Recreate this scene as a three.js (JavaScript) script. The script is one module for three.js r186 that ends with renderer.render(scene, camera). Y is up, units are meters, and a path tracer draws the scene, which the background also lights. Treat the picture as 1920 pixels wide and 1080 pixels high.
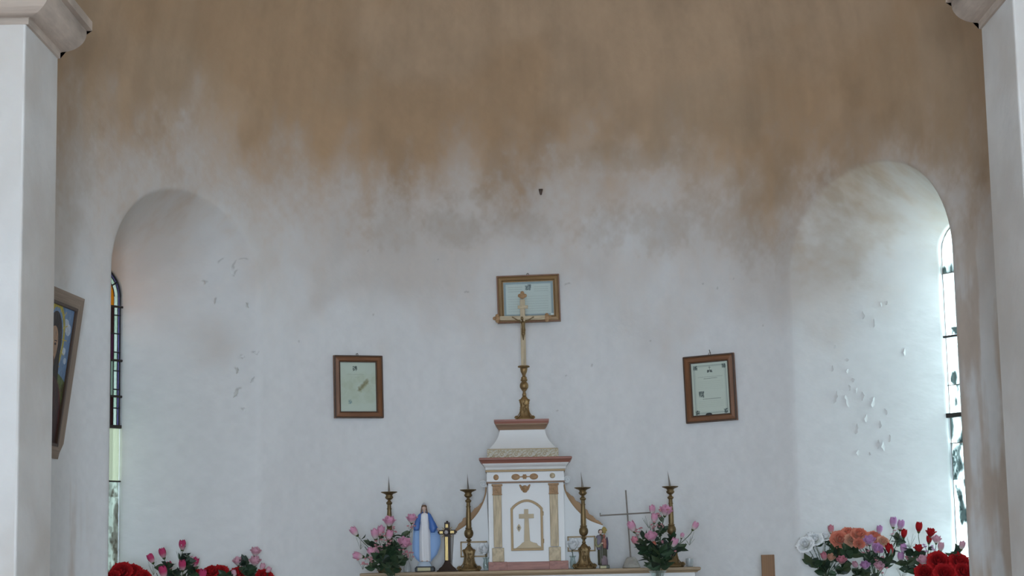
import * as THREE from 'three';
import { RoundedBoxGeometry } from 'three/addons/geometries/RoundedBoxGeometry.js';
import { RectAreaLightUniformsLib } from 'three/addons/lights/RectAreaLightUniformsLib.js';
import { mergeGeometries, mergeVertices } from 'three/addons/utils/BufferGeometryUtils.js';
import { MarchingCubes } from 'three/addons/objects/MarchingCubes.js';

// ------------------------------------------------------------------ camera, sky, daylight, exposure
const scene = new THREE.Scene();
const D = Math.PI / 180;
const EYE = 1.5;
const camera = new THREE.PerspectiveCamera(17.06, 1920 / 1080, 0.05, 200);
camera.position.set(0, EYE, 0);
camera.rotation.set(8.228 * D, 0.3625 * D, -1.1 * D, 'YXZ');
scene.add(camera);
const renderer = new THREE.WebGLRenderer({ antialias: true });
renderer.toneMapping = THREE.LinearToneMapping;
renderer.toneMappingExposure = 0.89;
renderer.shadowMap.enabled = true;
RectAreaLightUniformsLib.init();
const SKY = [0.62, 0.8, 1.0], NAVE_TINT = [0.68, 0.83, 1.0];   // tint of sky and apse windows; tuned tint of light from the unseen nave
scene.background = new THREE.Color().setRGB(...SKY).multiplyScalar(1.6);
const DAY_APSE_LEFT = 17, DAY_APSE_RIGHT = 13, DAY_NAVE = 18.5, FILL_DOOR = 56;

// area light standing in a window opening, or as fill in the door opening, just outside its pane; w x h metres, facing `inward`
function daylight(name, pos, inward, w, h, power, tint = SKY) {
  const l = new THREE.RectAreaLight(new THREE.Color().setRGB(...tint), power, w, h);
  l.name = name; l.position.set(...pos);
  l.lookAt(pos[0] + inward[0], pos[1] + inward[1], pos[2] + inward[2]);
  scene.add(l);
  return l;
}

// ------------------------------------------------------------------ helpers
let seed = 7;
const rnd = () => { seed = (seed * 1664525 + 1013904223) >>> 0; return seed / 4294967296; };
const rr = (a, b) => a + (b - a) * rnd();
const V = (x, y, z) => new THREE.Vector3(x, y, z);
const clamp = (x, a = 0, b = 1) => Math.max(a, Math.min(b, x));
const mixv = (a, b, t) => a + (b - a) * t;
const sstep = (a, b, x) => { const t = clamp((x - a) / (b - a)); return t * t * (3 - 2 * t); };

// value noise
const PERM = new Uint8Array(512), PV = new Float32Array(256);
{ for (let i = 0; i < 256; i++) { PERM[i] = i; PV[i] = rnd(); }
  for (let i = 255; i > 0; i--) { const j = Math.floor(rnd() * (i + 1)); const t = PERM[i]; PERM[i] = PERM[j]; PERM[j] = t; }
  for (let i = 0; i < 256; i++) PERM[256 + i] = PERM[i]; }
function vnoise(x, y, per = 0) {
  let xi = Math.floor(x), yi = Math.floor(y); const xf = x - xi, yf = y - yi;
  const u = xf * xf * (3 - 2 * xf), v = yf * yf * (3 - 2 * yf);
  const w = (k) => (per ? ((k % per) + per) % per : k) & 255;
  const x0 = w(xi), x1 = w(xi + 1), y0 = w(yi), y1 = w(yi + 1);
  const a = PV[PERM[x0 + PERM[y0]]], b = PV[PERM[x1 + PERM[y0]]], c = PV[PERM[x0 + PERM[y1]]], d = PV[PERM[x1 + PERM[y1]]];
  return mixv(mixv(a, b, u), mixv(c, d, u), v);
}
function fbm(x, y, oct = 5, per = 0, gain = 0.5) {
  let s = 0, a = 1, n = 0;
  for (let i = 0; i < oct; i++) { s += a * vnoise(x + i * 17, y + i * 31, per); n += a; a *= gain; x *= 2; y *= 2; per *= 2; }
  return s / n;                                   // 0..1
}
const toS = (c) => 255 * (c <= 0.0031308 ? 12.92 * c : 1.055 * Math.pow(c, 1 / 2.4) - 0.055);
function tex(w, h, fn, srgb = true) {             // fn(u, v) -> linear [r, g, b]
  const data = new Uint8Array(w * h * 4);
  for (let j = 0; j < h; j++) for (let i = 0; i < w; i++) {
    const c = fn((i + 0.5) / w, (j + 0.5) / h), k = 4 * (j * w + i);
    for (let n = 0; n < 3; n++) data[k + n] = srgb ? clamp(toS(clamp(c[n])), 0, 255) : 255 * clamp(c[n]);
    data[k + 3] = 255;
  }
  const t = new THREE.DataTexture(data, w, h);
  if (srgb) t.colorSpace = THREE.SRGBColorSpace;
  t.magFilter = THREE.LinearFilter; t.minFilter = THREE.LinearMipmapLinearFilter; t.generateMipmaps = true;
  t.wrapS = t.wrapT = THREE.RepeatWrapping; t.needsUpdate = true;
  return t;
}
const grey = (v) => [v, v, v];
const mixc = (a, b, t) => [mixv(a[0], b[0], t), mixv(a[1], b[1], t), mixv(a[2], b[2], t)];
function rep(t, x, y) { const c = t.clone(); c.repeat.set(x, y); c.needsUpdate = true; return c; }
function canvasTex(w, h, draw) {
  const c = document.createElement('canvas'); c.width = w; c.height = h;
  draw(c.getContext('2d'), w, h);
  const t = new THREE.CanvasTexture(c); t.colorSpace = THREE.SRGBColorSpace; return t;
}

// geometry helpers
function clean(g) {
  let n = g.index ? g.toNonIndexed() : g.clone();
  for (const k of Object.keys(n.attributes)) if (!['position', 'normal', 'uv', 'color'].includes(k)) n.deleteAttribute(k);
  if (!n.attributes.uv) n.setAttribute('uv', new THREE.BufferAttribute(new Float32Array(n.attributes.position.count * 2), 2));
  return n;
}
function merge(list) {
  if (!Array.isArray(list)) return list;
  if (list.length === 1) return list[0];
  const gs = list.map(clean);
  const col = gs.every((g) => g.attributes.color);
  if (!col) gs.forEach((g) => g.deleteAttribute('color'));
  return mergeGeometries(gs, false);
}
function box(w, h, d, x = 0, y = 0, z = 0, bevel = 0.003) {
  const b = Math.min(bevel, w * 0.3, h * 0.3, d * 0.3);
  const g = b > 0 ? new RoundedBoxGeometry(w, h, d, 1, b) : new THREE.BoxGeometry(w, h, d);
  g.translate(x, y, z); return g;
}
function lathe(pts, seg = 24) { return new THREE.LatheGeometry(pts.map((p) => new THREE.Vector2(p[0], p[1])), seg); }
function tube(pts, r, seg = 24, rad = 6) {
  return new THREE.TubeGeometry(new THREE.CatmullRomCurve3(pts.map((p) => (p.isVector3 ? p : V(...p)))), seg, r, rad, false);
}
function rod(a, b, r, rad = 8, r2 = r) {
  const A = V(...a), B = V(...b), L = A.distanceTo(B);
  const g = new THREE.CylinderGeometry(r2, r, L, rad);
  g.translate(0, L / 2, 0);
  g.applyQuaternion(new THREE.Quaternion().setFromUnitVectors(V(0, 1, 0), B.clone().sub(A).normalize()));
  g.translate(...a); return g;
}
function ball(r, x, y, z, sx = 1, sy = 1, sz = 1, a = 14, b = 10) {
  const g = new THREE.SphereGeometry(r, a, b); g.scale(sx, sy, sz); g.translate(x, y, z); return g;
}
function extrude(pts, depth, bevel = 0.002, holes = []) {
  const s = pts.isShape ? pts : new THREE.Shape(pts.map((p) => new THREE.Vector2(...p)));
  for (const h of holes) s.holes.push(h.isPath ? h : new THREE.Path(h.map((p) => new THREE.Vector2(...p))));
  return new THREE.ExtrudeGeometry(s, { depth, bevelEnabled: bevel > 0, bevelThickness: bevel, bevelSize: bevel, bevelSegments: 1, curveSegments: 16 });
}
// rings: arrays of equally many [x,y,z]; closed around, capped at both ends
function loft(rings, caps = true, closed = true) {
  const n = rings[0].length, pos = [], uv = [], idx = [], m = closed ? n + 1 : n;
  rings.forEach((r, j) => { for (let i = 0; i < m; i++) { pos.push(...r[i % n]); uv.push(i / (m - 1), j / (rings.length - 1)); } });
  for (let j = 0; j < rings.length - 1; j++) for (let i = 0; i < m - 1; i++) {
    const a = j * m + i, b = a + 1, c = a + m, d = c + 1; idx.push(a, b, d, a, d, c);
  }
  if (caps) for (const j of [0, rings.length - 1]) {
    const c = [0, 0, 0]; for (const p of rings[j]) for (let k = 0; k < 3; k++) c[k] += p[k] / n;
    const o = pos.length / 3; pos.push(...c); uv.push(0.5, 0.5);
    for (let i = 0; i < m - 1; i++) { const a = j * m + i, b = a + 1; j ? idx.push(a, b, o) : idx.push(b, a, o); }
  }
  const g = new THREE.BufferGeometry();
  g.setAttribute('position', new THREE.Float32BufferAttribute(pos, 3));
  g.setAttribute('uv', new THREE.Float32BufferAttribute(uv, 2));
  g.setIndex(idx); g.computeVertexNormals();
  if (closed) { const N = g.attributes.normal; for (let j = 0; j < rings.length; j++) { const a = j * m, b = a + m - 1;
    const v = V(N.getX(a) + N.getX(b), N.getY(a) + N.getY(b), N.getZ(a) + N.getZ(b)).normalize(); N.setXYZ(a, v.x, v.y, v.z); N.setXYZ(b, v.x, v.y, v.z); } }
  return g;
}
function ellipseRing(y, rx, rz, cx = 0, cz = 0, n = 24, f = null) {
  const r = [];
  for (let i = 0; i < n; i++) { const a = -i / n * Math.PI * 2; const k = f ? f(a) : 1; r.push([cx + Math.sin(a) * rx * k, y, cz + Math.cos(a) * rz * k]); }
  return r;
}
function colored(g, fn) {                          // fn(x, y, z) -> linear rgb
  const p = g.attributes.position, c = new Float32Array(p.count * 3);
  for (let i = 0; i < p.count; i++) c.set(fn(p.getX(i), p.getY(i), p.getZ(i)), i * 3);
  g.setAttribute('color', new THREE.BufferAttribute(c, 3)); return g;
}
// scene-graph helpers
const taken = new Map();
function numbered(name) { const k = taken.get(name) || 0; taken.set(name, k + 1); return k ? `${name}_${String(k).padStart(3, '0')}` : name; }
function mesh(name, geo, mat, parent, label) {
  const m = new THREE.Mesh(merge(geo), mat);
  m.name = parent ? name : numbered(name); m.castShadow = m.receiveShadow = true;
  (parent || scene).add(m);
  if (label) m.userData.label = label;
  return m;
}
function thing(name, label, category, pos = [0, 0, 0], turn = 0, group) {
  const o = new THREE.Group(); o.name = numbered(name); scene.add(o);
  o.position.set(...pos); o.rotation.y = turn; o.userData = { label, category };
  if (group) o.userData.group = group;
  return o;
}
function tag(o, label, category, group, kind) {
  o.userData.label = label; o.userData.category = category;
  if (group) o.userData.group = group; if (kind) o.userData.kind = kind; return o;
}
function struct(o, label, category) { o.userData.kind = 'structure'; o.userData.label = label; o.userData.category = category; return o; }

// ------------------------------------------------------------------ textures and materials
const RA = 2.9, ZC = -10.3, SPRING = 4.2;          // apse radius, centre, springing of the half dome
const H0 = 0.9, H1 = 6.5;                          // heights (along the wall, then up the dome) that the apse paint map spans
const CLEAN = [0.74, 0.735, 0.725], BROWN = [0.455, 0.315, 0.2], OCHRE = [0.425, 0.28, 0.165], MOULD = [0.44, 0.42, 0.385];
const patches = [                                  // [s, h, radius along, radius up, strength] of single damp and mould stains
  [-0.47, 3.86, 0.2, 0.1, 0.75], [-0.36, 4.05, 0.12, 0.06, 0.6], [-0.12, 3.84, 0.24, 0.08, 0.5], [1.0, 3.8, 0.35, 0.12, 0.6], [1.55, 3.85, 0.3, 0.2, 0.55],
  [-2.5, 4.75, 0.22, 0.3, 0.5], [1.45, 4.55, 0.35, 0.16, 0.6], [0.75, 4.3, 0.45, 0.07, 0.6], [-1.25, 4.75, 0.2, 0.1, 0.55], [1.95, 3.75, 0.35, 0.3, 0.5],
  [-3.45, 4.1, 0.14, 0.55, 0.55], [3.35, 4.35, 0.2, 0.6, 0.6], [-0.85, 3.9, 0.14, 0.16, 0.45], [2.9, 4.5, 0.25, 0.3, 0.4],
];
const scars = [                                    // [s, h, length, slope] of small chips and scratches in the whitewash
  [...[-0.3993, 3.3849], 0.05, 0.2], [...[0.3024, 3.4247], 0.06, 0.25], [...[0.4591, 2.8544], 0.03, 1.1], [...[0.2802, 2.7864], 0.02, 0.8], [...[0.2123, 2.549], 0.02, 0.6], [...[1.3586, 3.3352], 0.025, 1.2], [...[1.2561, 3.3729], 0.02, 0.5],
  [...[1.477, 3.3906], 0.02, 0.9], [...[-1.0911, 3.6583], 0.025, 0.4], [...[-0.5936, 3.6082], 0.018, 0.8], [...[-1.057, 3.2162], 0.02, 1.3], [...[0.8726, 3.0017], 0.018, 0.3], [...[-1.5964, 3.0147], 0.02, 1.4], [...[1.6789, 3.0548], 0.018, 0.9],
  [...[-2.0844, 3.5461], 0.05, 0.9], [...[-2.0231, 3.5173], 0.08, 1.5], [...[-2.0085, 3.4625], 0.06, 1.3], [...[-1.9792, 3.5508], 0.06, -0.1], [...[-2.1383, 3.4162], 0.035, -0.8], [...[-2.0931, 3.2879], 0.045, 1.4], [...[-1.9489, 3.2445], 0.045, 1.5], [...[-1.9131, 2.9261], 0.05, -0.4],
  [...[-1.8976, 2.9289], 0.03, 0.7], [...[-1.9737, 2.904], 0.035, -0.9], [...[-1.9981, 2.8166], 0.05, -1.2], [...[-1.9234, 2.7461], 0.04, 1.3], [...[-2.0052, 2.6685], 0.075, 1.5], [...[-1.9907, 2.6926], 0.04, 0.4], [...[-1.966, 2.5541], 0.04, -0.7],
];
const apseMap = tex(2048, 1024, (u, v) => {
  const s = (u - 0.5) * Math.PI * RA, h = H0 + v * (H1 - H0);
  const n1 = fbm(s * 1.1 + 40, h * 1.1 + 9, 5), n2 = fbm(s * 5 + 3, h * 3.2 + 71, 5), n3 = fbm(s * 26 + 11, h * 22, 4), st = fbm(s * 9 + 90, h * 1.1 + 5, 4), n4 = fbm(s * 2.4 + 60, h * 2 + 20, 5);
  // dome brown: damp stains plus painted warm bounce light, ragged edge lower right of the crucifix
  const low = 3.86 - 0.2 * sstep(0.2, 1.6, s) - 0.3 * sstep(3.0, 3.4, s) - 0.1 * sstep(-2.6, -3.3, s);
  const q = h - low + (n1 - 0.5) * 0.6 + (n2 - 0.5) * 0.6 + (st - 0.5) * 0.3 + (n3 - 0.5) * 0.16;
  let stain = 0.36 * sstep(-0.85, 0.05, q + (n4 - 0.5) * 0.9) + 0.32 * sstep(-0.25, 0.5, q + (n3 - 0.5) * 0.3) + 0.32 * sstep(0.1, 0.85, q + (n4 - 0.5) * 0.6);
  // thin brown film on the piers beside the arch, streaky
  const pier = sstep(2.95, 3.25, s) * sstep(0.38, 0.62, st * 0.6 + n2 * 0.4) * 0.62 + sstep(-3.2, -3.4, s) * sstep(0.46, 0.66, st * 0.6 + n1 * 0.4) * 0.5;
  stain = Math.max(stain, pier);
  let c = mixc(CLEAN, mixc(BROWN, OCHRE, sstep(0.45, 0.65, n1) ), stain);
  // faint beige blotches, more of them higher on the white coat, and single stains
  const wash = sstep(0.5, 0.72, fbm(s * 2.3 + 7, h * 1.6 + 33, 5)) * 0.3 * sstep(2.6, 3.4, h + (n1 - 0.5) * 1.6);
  c = mixc(c, [0.6, 0.585, 0.56], wash * (1 - stain));
  let m = 0;
  for (const [a, b, ra, rb, k] of patches) { const dx = (s - a) / ra, dy = (h - b) / rb, d = dx * dx + dy * dy;
    if (d < 6) m = Math.max(m, k * sstep(1.5, -0.1, d * 0.5 + (0.5 - n2) * 3.4 + (0.5 - n3) * 1.6)); }
  c = mixc(c, mixc(MOULD, [0.33, 0.25, 0.17], stain), m * 0.5);
  for (const [a, b, L, k] of scars) { const dx = s - a, dy = h - b; if (dx * dx + dy * dy < L * L) { const x = dx * Math.cos(k) + dy * Math.sin(k), y = -dx * Math.sin(k) + dy * Math.cos(k) + (n3 - 0.5) * 0.02 + x * x * 6;
    c = mixc(c, [0.36, 0.34, 0.31], 0.5 * sstep(0.007, 0.002, Math.abs(y)) * sstep(L * 0.5, L * 0.2, Math.abs(x))); } }
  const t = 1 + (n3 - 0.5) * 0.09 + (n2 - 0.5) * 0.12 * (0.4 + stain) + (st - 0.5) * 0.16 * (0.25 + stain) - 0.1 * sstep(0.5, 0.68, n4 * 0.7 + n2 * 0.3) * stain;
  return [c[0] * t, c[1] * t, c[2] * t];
});
apseMap.wrapS = apseMap.wrapT = THREE.MirroredRepeatWrapping;
// scratched whitewash relief
const bumpTile = tex(512, 512, (u, v) => grey(0.55 * fbm(u * 6, v * 6, 4, 6) + 0.45 * fbm(u * 24 + 5, v * 24, 4, 24)), false);
const plasterTile = tex(512, 512, (u, v) => {
  const a = fbm(u * 4, v * 4, 5, 4), b = fbm(u * 18 + 3, v * 18 + 1, 4, 18), t = sstep(0.42, 0.68, a);
  return mixc([0.77, 0.745, 0.715], [0.65, 0.6, 0.55], t * 0.85 * (0.6 + 0.8 * b)).map((c) => c * (0.93 + 0.14 * b));
});
const woodTile = tex(256, 512, (u, v) => {
  const g = fbm(u * 22, v * 2 + 3, 4, 22), r = fbm(u * 60, v * 3, 3, 60);
  return grey(0.55 + 0.5 * g + 0.25 * (r - 0.5));
});
const mottle = tex(256, 256, (u, v) => grey(0.62 + 0.6 * (fbm(u * 6, v * 6, 5, 6) - 0.25)));
const flakeTile = tex(256, 256, (u, v) => {        // worn gold leaf over gesso
  const n = fbm(u * 16, v * 16, 4, 16), k = fbm(u * 40 + 9, v * 40, 3, 40);
  return mixc([0.72, 0.66, 0.5], n > 0.5 ? [0.82, 0.81, 0.76] : [0.5, 0.4, 0.22], sstep(0.35, 0.6, k));
});
const flakeBump = tex(256, 256, (u, v) => grey(fbm(u * 28, v * 28, 4, 28)), false);

const std = (rgb, rough = 0.7, o = {}) => { const m = new THREE.MeshStandardMaterial({ roughness: rough, side: THREE.DoubleSide, ...o }); m.color.setRGB(...rgb); return m; };
const phys = (rgb, rough, o = {}) => { const m = new THREE.MeshPhysicalMaterial({ roughness: rough, side: THREE.DoubleSide, ...o }); m.color.setRGB(...rgb); return m; };
const apseBump = rep(bumpTile, 8, 5);
const M = {
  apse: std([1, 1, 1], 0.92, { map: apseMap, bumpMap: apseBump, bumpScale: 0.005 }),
  plaster: std([1, 1, 1], 0.92, { map: rep(plasterTile, 0.37, 0.3), bumpMap: bumpTile, bumpScale: 0.004 }),
  impost: std([0.7, 0.57, 0.47], 0.9, { map: mottle, bumpMap: bumpTile, bumpScale: 0.004 }),
  whitewash: std([0.76, 0.755, 0.745], 0.92, { bumpMap: bumpTile, bumpScale: 0.003 }),
  flake: std([0.72, 0.715, 0.7], 0.9),
  scar: std([0.5, 0.48, 0.45], 0.95),
  floor: std([0.4, 0.235, 0.15], 0.7, { map: mottle }),
  ceiling: std([0.55, 0.4, 0.27], 0.8, { map: woodTile }),
  white: std([0.77, 0.77, 0.76], 0.5, { bumpMap: bumpTile, bumpScale: 0.001 }),
  gold: std([0.36, 0.235, 0.105], 0.5, { metalness: 0.75, map: mottle, bumpMap: bumpTile, bumpScale: 0.002 }),
  brass: std([0.26, 0.175, 0.08], 0.48, { metalness: 0.75, map: mottle, bumpMap: bumpTile, bumpScale: 0.0015 }),
  goldPaint: std([0.56, 0.445, 0.285], 0.55, { map: mottle, metalness: 0.15 }),
  goldWood: std([0.46, 0.27, 0.13], 0.6, { map: mottle }),
  goldLine: std([0.37, 0.255, 0.13], 0.55, { metalness: 0.2 }),
  redMarble: std([0.4, 0.165, 0.12], 0.5, { map: mottle }),
  brownTrim: std([0.33, 0.2, 0.12], 0.55, { map: mottle }),
  giltLeaf: std([1, 1, 1], 0.4, { map: rep(flakeTile, 5, 0.7), bumpMap: rep(flakeBump, 5, 0.7), bumpScale: 0.006, metalness: 0.25 }),
  iron: std([0.06, 0.05, 0.045], 0.55, { metalness: 0.5 }),
  greyMetal: std([0.2, 0.17, 0.145], 0.5, { metalness: 0.5 }),
  lead: std([0.05, 0.05, 0.055], 0.6, { metalness: 0.4 }),
  stone: std([0.5, 0.465, 0.41], 0.9, { map: mottle }),
  frameWood: std([0.25, 0.105, 0.042], 0.45, { map: woodTile }),
  frameDark: std([0.09, 0.05, 0.03], 0.5, { map: woodTile }),
  frameGold: std([0.3, 0.17, 0.06], 0.45, { map: woodTile, metalness: 0.2 }),
  paleWood: std([0.36, 0.27, 0.205], 0.7, { map: woodTile }),
  plank: std([0.3, 0.16, 0.075], 0.65, { map: woodTile }),
  ledge: std([0.46, 0.33, 0.2], 0.55, { map: mottle }),
  darkWood: std([0.035, 0.02, 0.014], 0.65),
  inlay: std([0.52, 0.36, 0.12], 0.4, { metalness: 0.4, map: mottle }),
  black: std([0.02, 0.02, 0.02], 0.5),
  plate: std([0.5, 0.45, 0.25], 0.5),
  skin: std([0.62, 0.44, 0.36], 0.55),
  hair: std([0.17, 0.09, 0.05], 0.6),
  gown: std([0.8, 0.79, 0.8], 0.45),
  mantle: std([0.06, 0.16, 0.46], 0.45),
  lining: std([0.36, 0.53, 0.8], 0.5),
  globe: std([0.5, 0.58, 0.68], 0.5),
  clear: phys([0.93, 0.96, 0.96], 0.05, { transmission: 1, thickness: 0.0, ior: 1.45, specularIntensity: 0.8 }),
  glassCover: phys([0.95, 0.97, 0.96], 0.03, { transmission: 1, thickness: 0, ior: 1.4, specularIntensity: 0.6 }),
};
for (const k in M) M[k].name = k;

// ------------------------------------------------------------------ apse wall with two splayed window niches
const T = 0.7, ROUT = RA + T + 0.12;
const NICHES = [
  { tc: -49.4, ha: 11.6, spring: 3.36, base: 1.15, wc: -51.3, wh: 0.2, wspring: 3.33, wbase: 1.2 },
  { tc: 50.7, ha: 13.2, spring: 3.36, base: 1.15, wc: 53.1, wh: 0.2, wspring: 3.5, wbase: 1.2 },
];
function onApse(t, y, r) {                          // t degrees from the axis, beyond 90 the wall runs straight to the arch
  if (Math.abs(t) > 90) return [Math.sign(t) * r, y, ZC + (Math.abs(t) - 90) * D * RA];
  return [r * Math.sin(t * D), y, ZC - r * Math.cos(t * D)];
}
const apseUV = (t, h) => [0.5 + t / 180, (h - H0) / (H1 - H0)];
function sheet(rows, n) {                           // rows of [t, y, r] points
  const pos = [], uv = [], idx = [];
  for (const row of rows) for (const [t, y, r] of row) { pos.push(...onApse(t, y, r)); uv.push(...apseUV(t, y)); }
  for (let j = 0; j < rows.length - 1; j++) for (let i = 0; i < n - 1; i++) { const a = j * n + i, b = a + 1, c = a + n, d = c + 1; idx.push(a, b, d, a, d, c); }
  const g = new THREE.BufferGeometry();
  g.setAttribute('position', new THREE.Float32BufferAttribute(pos, 3)); g.setAttribute('uv', new THREE.Float32BufferAttribute(uv, 2)); g.setIndex(idx);
  g.computeVertexNormals();
  const N = g.attributes.normal, p = g.attributes.position; let k = 0;
  for (const row of rows) for (const [t, y, r] of row) {
    if (r === RA || r === ROUT) { const f = onApse(t, 0, 1), s = N.getX(k) * (0 - p.getX(k)) + N.getZ(k) * (ZC - p.getZ(k)) >= 0 ? 1 : -1;
      const v = Math.abs(t) > 90 ? V(-Math.sign(t), 0, 0) : V(-f[0], 0, ZC - f[2]); v.normalize().multiplyScalar(s); N.setXYZ(k, v.x, v.y, v.z); }
    k++;
  }
  return g;
}
function grid(t0, t1, y0, y1, r) {
  const nt = Math.max(2, Math.ceil((t1 - t0) / 2)), ny = Math.max(1, Math.ceil((y1 - y0) / 0.25)), rows = [];
  for (let j = 0; j <= ny; j++) { const row = []; for (let i = 0; i <= nt; i++) row.push([mixv(t0, t1, i / nt), mixv(y0, y1, j / ny), r]); rows.push(row); }
  return sheet(rows, nt + 1);
}
const NJ = 14, NA = 32, NB = 10;
function outline(tc, half, spring, base, r, m = 0) { // jamb up, arch, jamb down, sill back; half in metres at radius r
  const pts = [], R2 = half + m, toT = (a) => tc + a / (r * D);
  for (let i = 0; i <= NJ; i++) pts.push([toT(-R2), mixv(base - m, spring, i / NJ), r]);
  for (let i = 1; i < NA; i++) { const a = Math.PI * (1 - i / NA); pts.push([toT(R2 * Math.cos(a)), spring + R2 * Math.sin(a), r]); }
  for (let i = 0; i <= NJ; i++) pts.push([toT(R2), mixv(spring, base - m, i / NJ), r]);
  for (let i = 0; i <= NB; i++) pts.push([toT(mixv(R2, -R2, i / NB)), base - m, r]);
  pts.push([toT(-R2), base - m, r]);
  return pts;
}
function frameOf(tc, half, spring, base, r, t0, t1, y0, y1) { // the rectangle around a niche, point for point with outline()
  const pts = [];
  for (let i = 0; i <= NJ; i++) pts.push([t0, i ? mixv(base, spring, i / NJ) : y0, r]);
  const hl = (tc - t0) * r * D, hr = (t1 - tc) * r * D, up = y1 - spring;
  const cl = Math.round(NA * (1 - (Math.PI - Math.atan2(up, hl)) / Math.PI)), cr = Math.round(NA * (1 - Math.atan2(up, hr) / Math.PI));
  for (let i = 1; i < NA; i++) {
    const a = Math.PI * (1 - i / NA);
    if (i < cl) pts.push([t0, spring + hl * Math.tan(Math.PI - a), r]); else if (i === cl) pts.push([t0, y1, r]);
    else if (i === cr) pts.push([t1, y1, r]); else if (i > cr) pts.push([t1, spring + hr * Math.tan(a), r]);
    else pts.push([tc + clamp(up / Math.tan(a), -hl, hr) / (r * D), y1, r]);
  }
  for (const p of pts) p[1] = Math.min(p[1], y1);
  for (let i = 0; i <= NJ; i++) pts.push([t1, i < NJ ? mixv(spring, base, i / NJ) : y0, r]);
  for (let i = 0; i <= NB; i++) pts.push([i ? (i < NB ? tc + mixv(half, -half, i / NB) / (r * D) : t0) : t1, y0, r]);
  pts.push([t0, y0, r]);
  return pts;
}
{
  const geos = [], Y0 = 0.95, Y1 = 4.12, END = 90 + 0.25 / (RA * D);
  for (const r of [RA, ROUT]) {
    let from = -END;
    for (const n of NICHES) {
      const half = n.ha * D * RA, pad = 2.2, t0 = n.tc - n.ha - pad, t1 = n.tc + n.ha + pad;
      geos.push(grid(from, t0, 0, SPRING, r), grid(t0, t1, 0, Y0, r), grid(t0, t1, Y1, SPRING, r));
      from = t1;
      if (r === RA) {
        const B = frameOf(n.tc, half, n.spring, n.base, RA, t0, t1, Y0, Y1);
        const O = outline(n.tc, half, n.spring, n.base, RA), I = outline(n.wc, n.wh, n.wspring, n.wbase, RA + T);
        const rows = [B, outline(n.tc, half, n.spring, n.base, RA, 0.05), outline(n.tc, half, n.spring, n.base, RA, 0.018).map((p) => [p[0], p[1], RA + 0.004]), O.map((p) => [p[0], p[1], RA + 0.015])];
        for (const t of [0.03, 0.1, 0.2, 0.35, 0.5, 0.65, 0.8, 0.93, 0.985, 1]) rows.push(O.map((p, k) => {
          // straight splay in plan, between the two outlines
          const a = onApse(p[0], p[1], RA + 0.015), b = onApse(I[k][0], I[k][1], RA + T), x = mixv(a[0], b[0], t), z = mixv(a[2], b[2], t) - ZC;
          return [Math.atan2(x, -z) / D, mixv(a[1], b[1], t), Math.hypot(x, z) + 1e-7];
        }));
        rows.push(I.map((p) => [p[0], p[1], RA + T + 0.01]), I.map((p) => [p[0], p[1], ROUT - 1e-6]));
        geos.push(sheet(rows, O.length));
      } else {
        const I = outline(n.wc, n.wh, n.wspring, n.wbase, RA + T).map((p) => [p[0], p[1], ROUT]);
        geos.push(sheet([frameOf(n.tc, half, n.spring, n.base, ROUT, t0, t1, Y0, Y1), I], I.length));
      }
    }
    geos.push(grid(from, END, 0, SPRING, r));
  }
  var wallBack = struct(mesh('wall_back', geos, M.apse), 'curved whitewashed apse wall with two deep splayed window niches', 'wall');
  // half dome
  const dome = [];
  for (const R of [RA, ROUT]) {
    const pos = [], uv = [], nor = [], idx = [], nt = 96, ne = 48;
    for (let j = 0; j <= ne; j++) for (let i = 0; i <= nt + 2; i++) {
      const e = j / ne * 90 * D, t = i === 0 ? -90 : i === nt + 2 ? 90 : mixv(-90, 90, (i - 1) / nt), out = i === 0 || i === nt + 2;
      const d = [Math.cos(e) * Math.sin(t * D), Math.sin(e), -Math.cos(e) * Math.cos(t * D)];
      pos.push(R * d[0], SPRING + R * d[1], ZC + R * d[2] + (out ? 0.25 : 0)); nor.push(...d.map((v) => (R === RA ? -v : v)));
      uv.push(0.5 + t / 180 + (out ? Math.sign(t) * 0.027 : 0), (SPRING + RA * e - H0) / (H1 - H0));
    }
    const m = nt + 3;
    for (let j = 0; j < ne; j++) for (let i = 0; i < m - 1; i++) { const a = j * m + i, b = a + 1, c = a + m, d = c + 1; R === RA ? idx.push(a, b, d, a, d, c) : idx.push(a, d, b, a, c, d); }
    const g = new THREE.BufferGeometry();
    g.setAttribute('position', new THREE.Float32BufferAttribute(pos, 3)); g.setAttribute('normal', new THREE.Float32BufferAttribute(nor, 3));
    g.setAttribute('uv', new THREE.Float32BufferAttribute(uv, 2)); g.setIndex(idx); dome.push(g);
  }
  struct(mesh('ceiling', dome, M.apse), 'brown stained half dome with warm light painted in, above the curved apse wall', 'ceiling');
}

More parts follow.
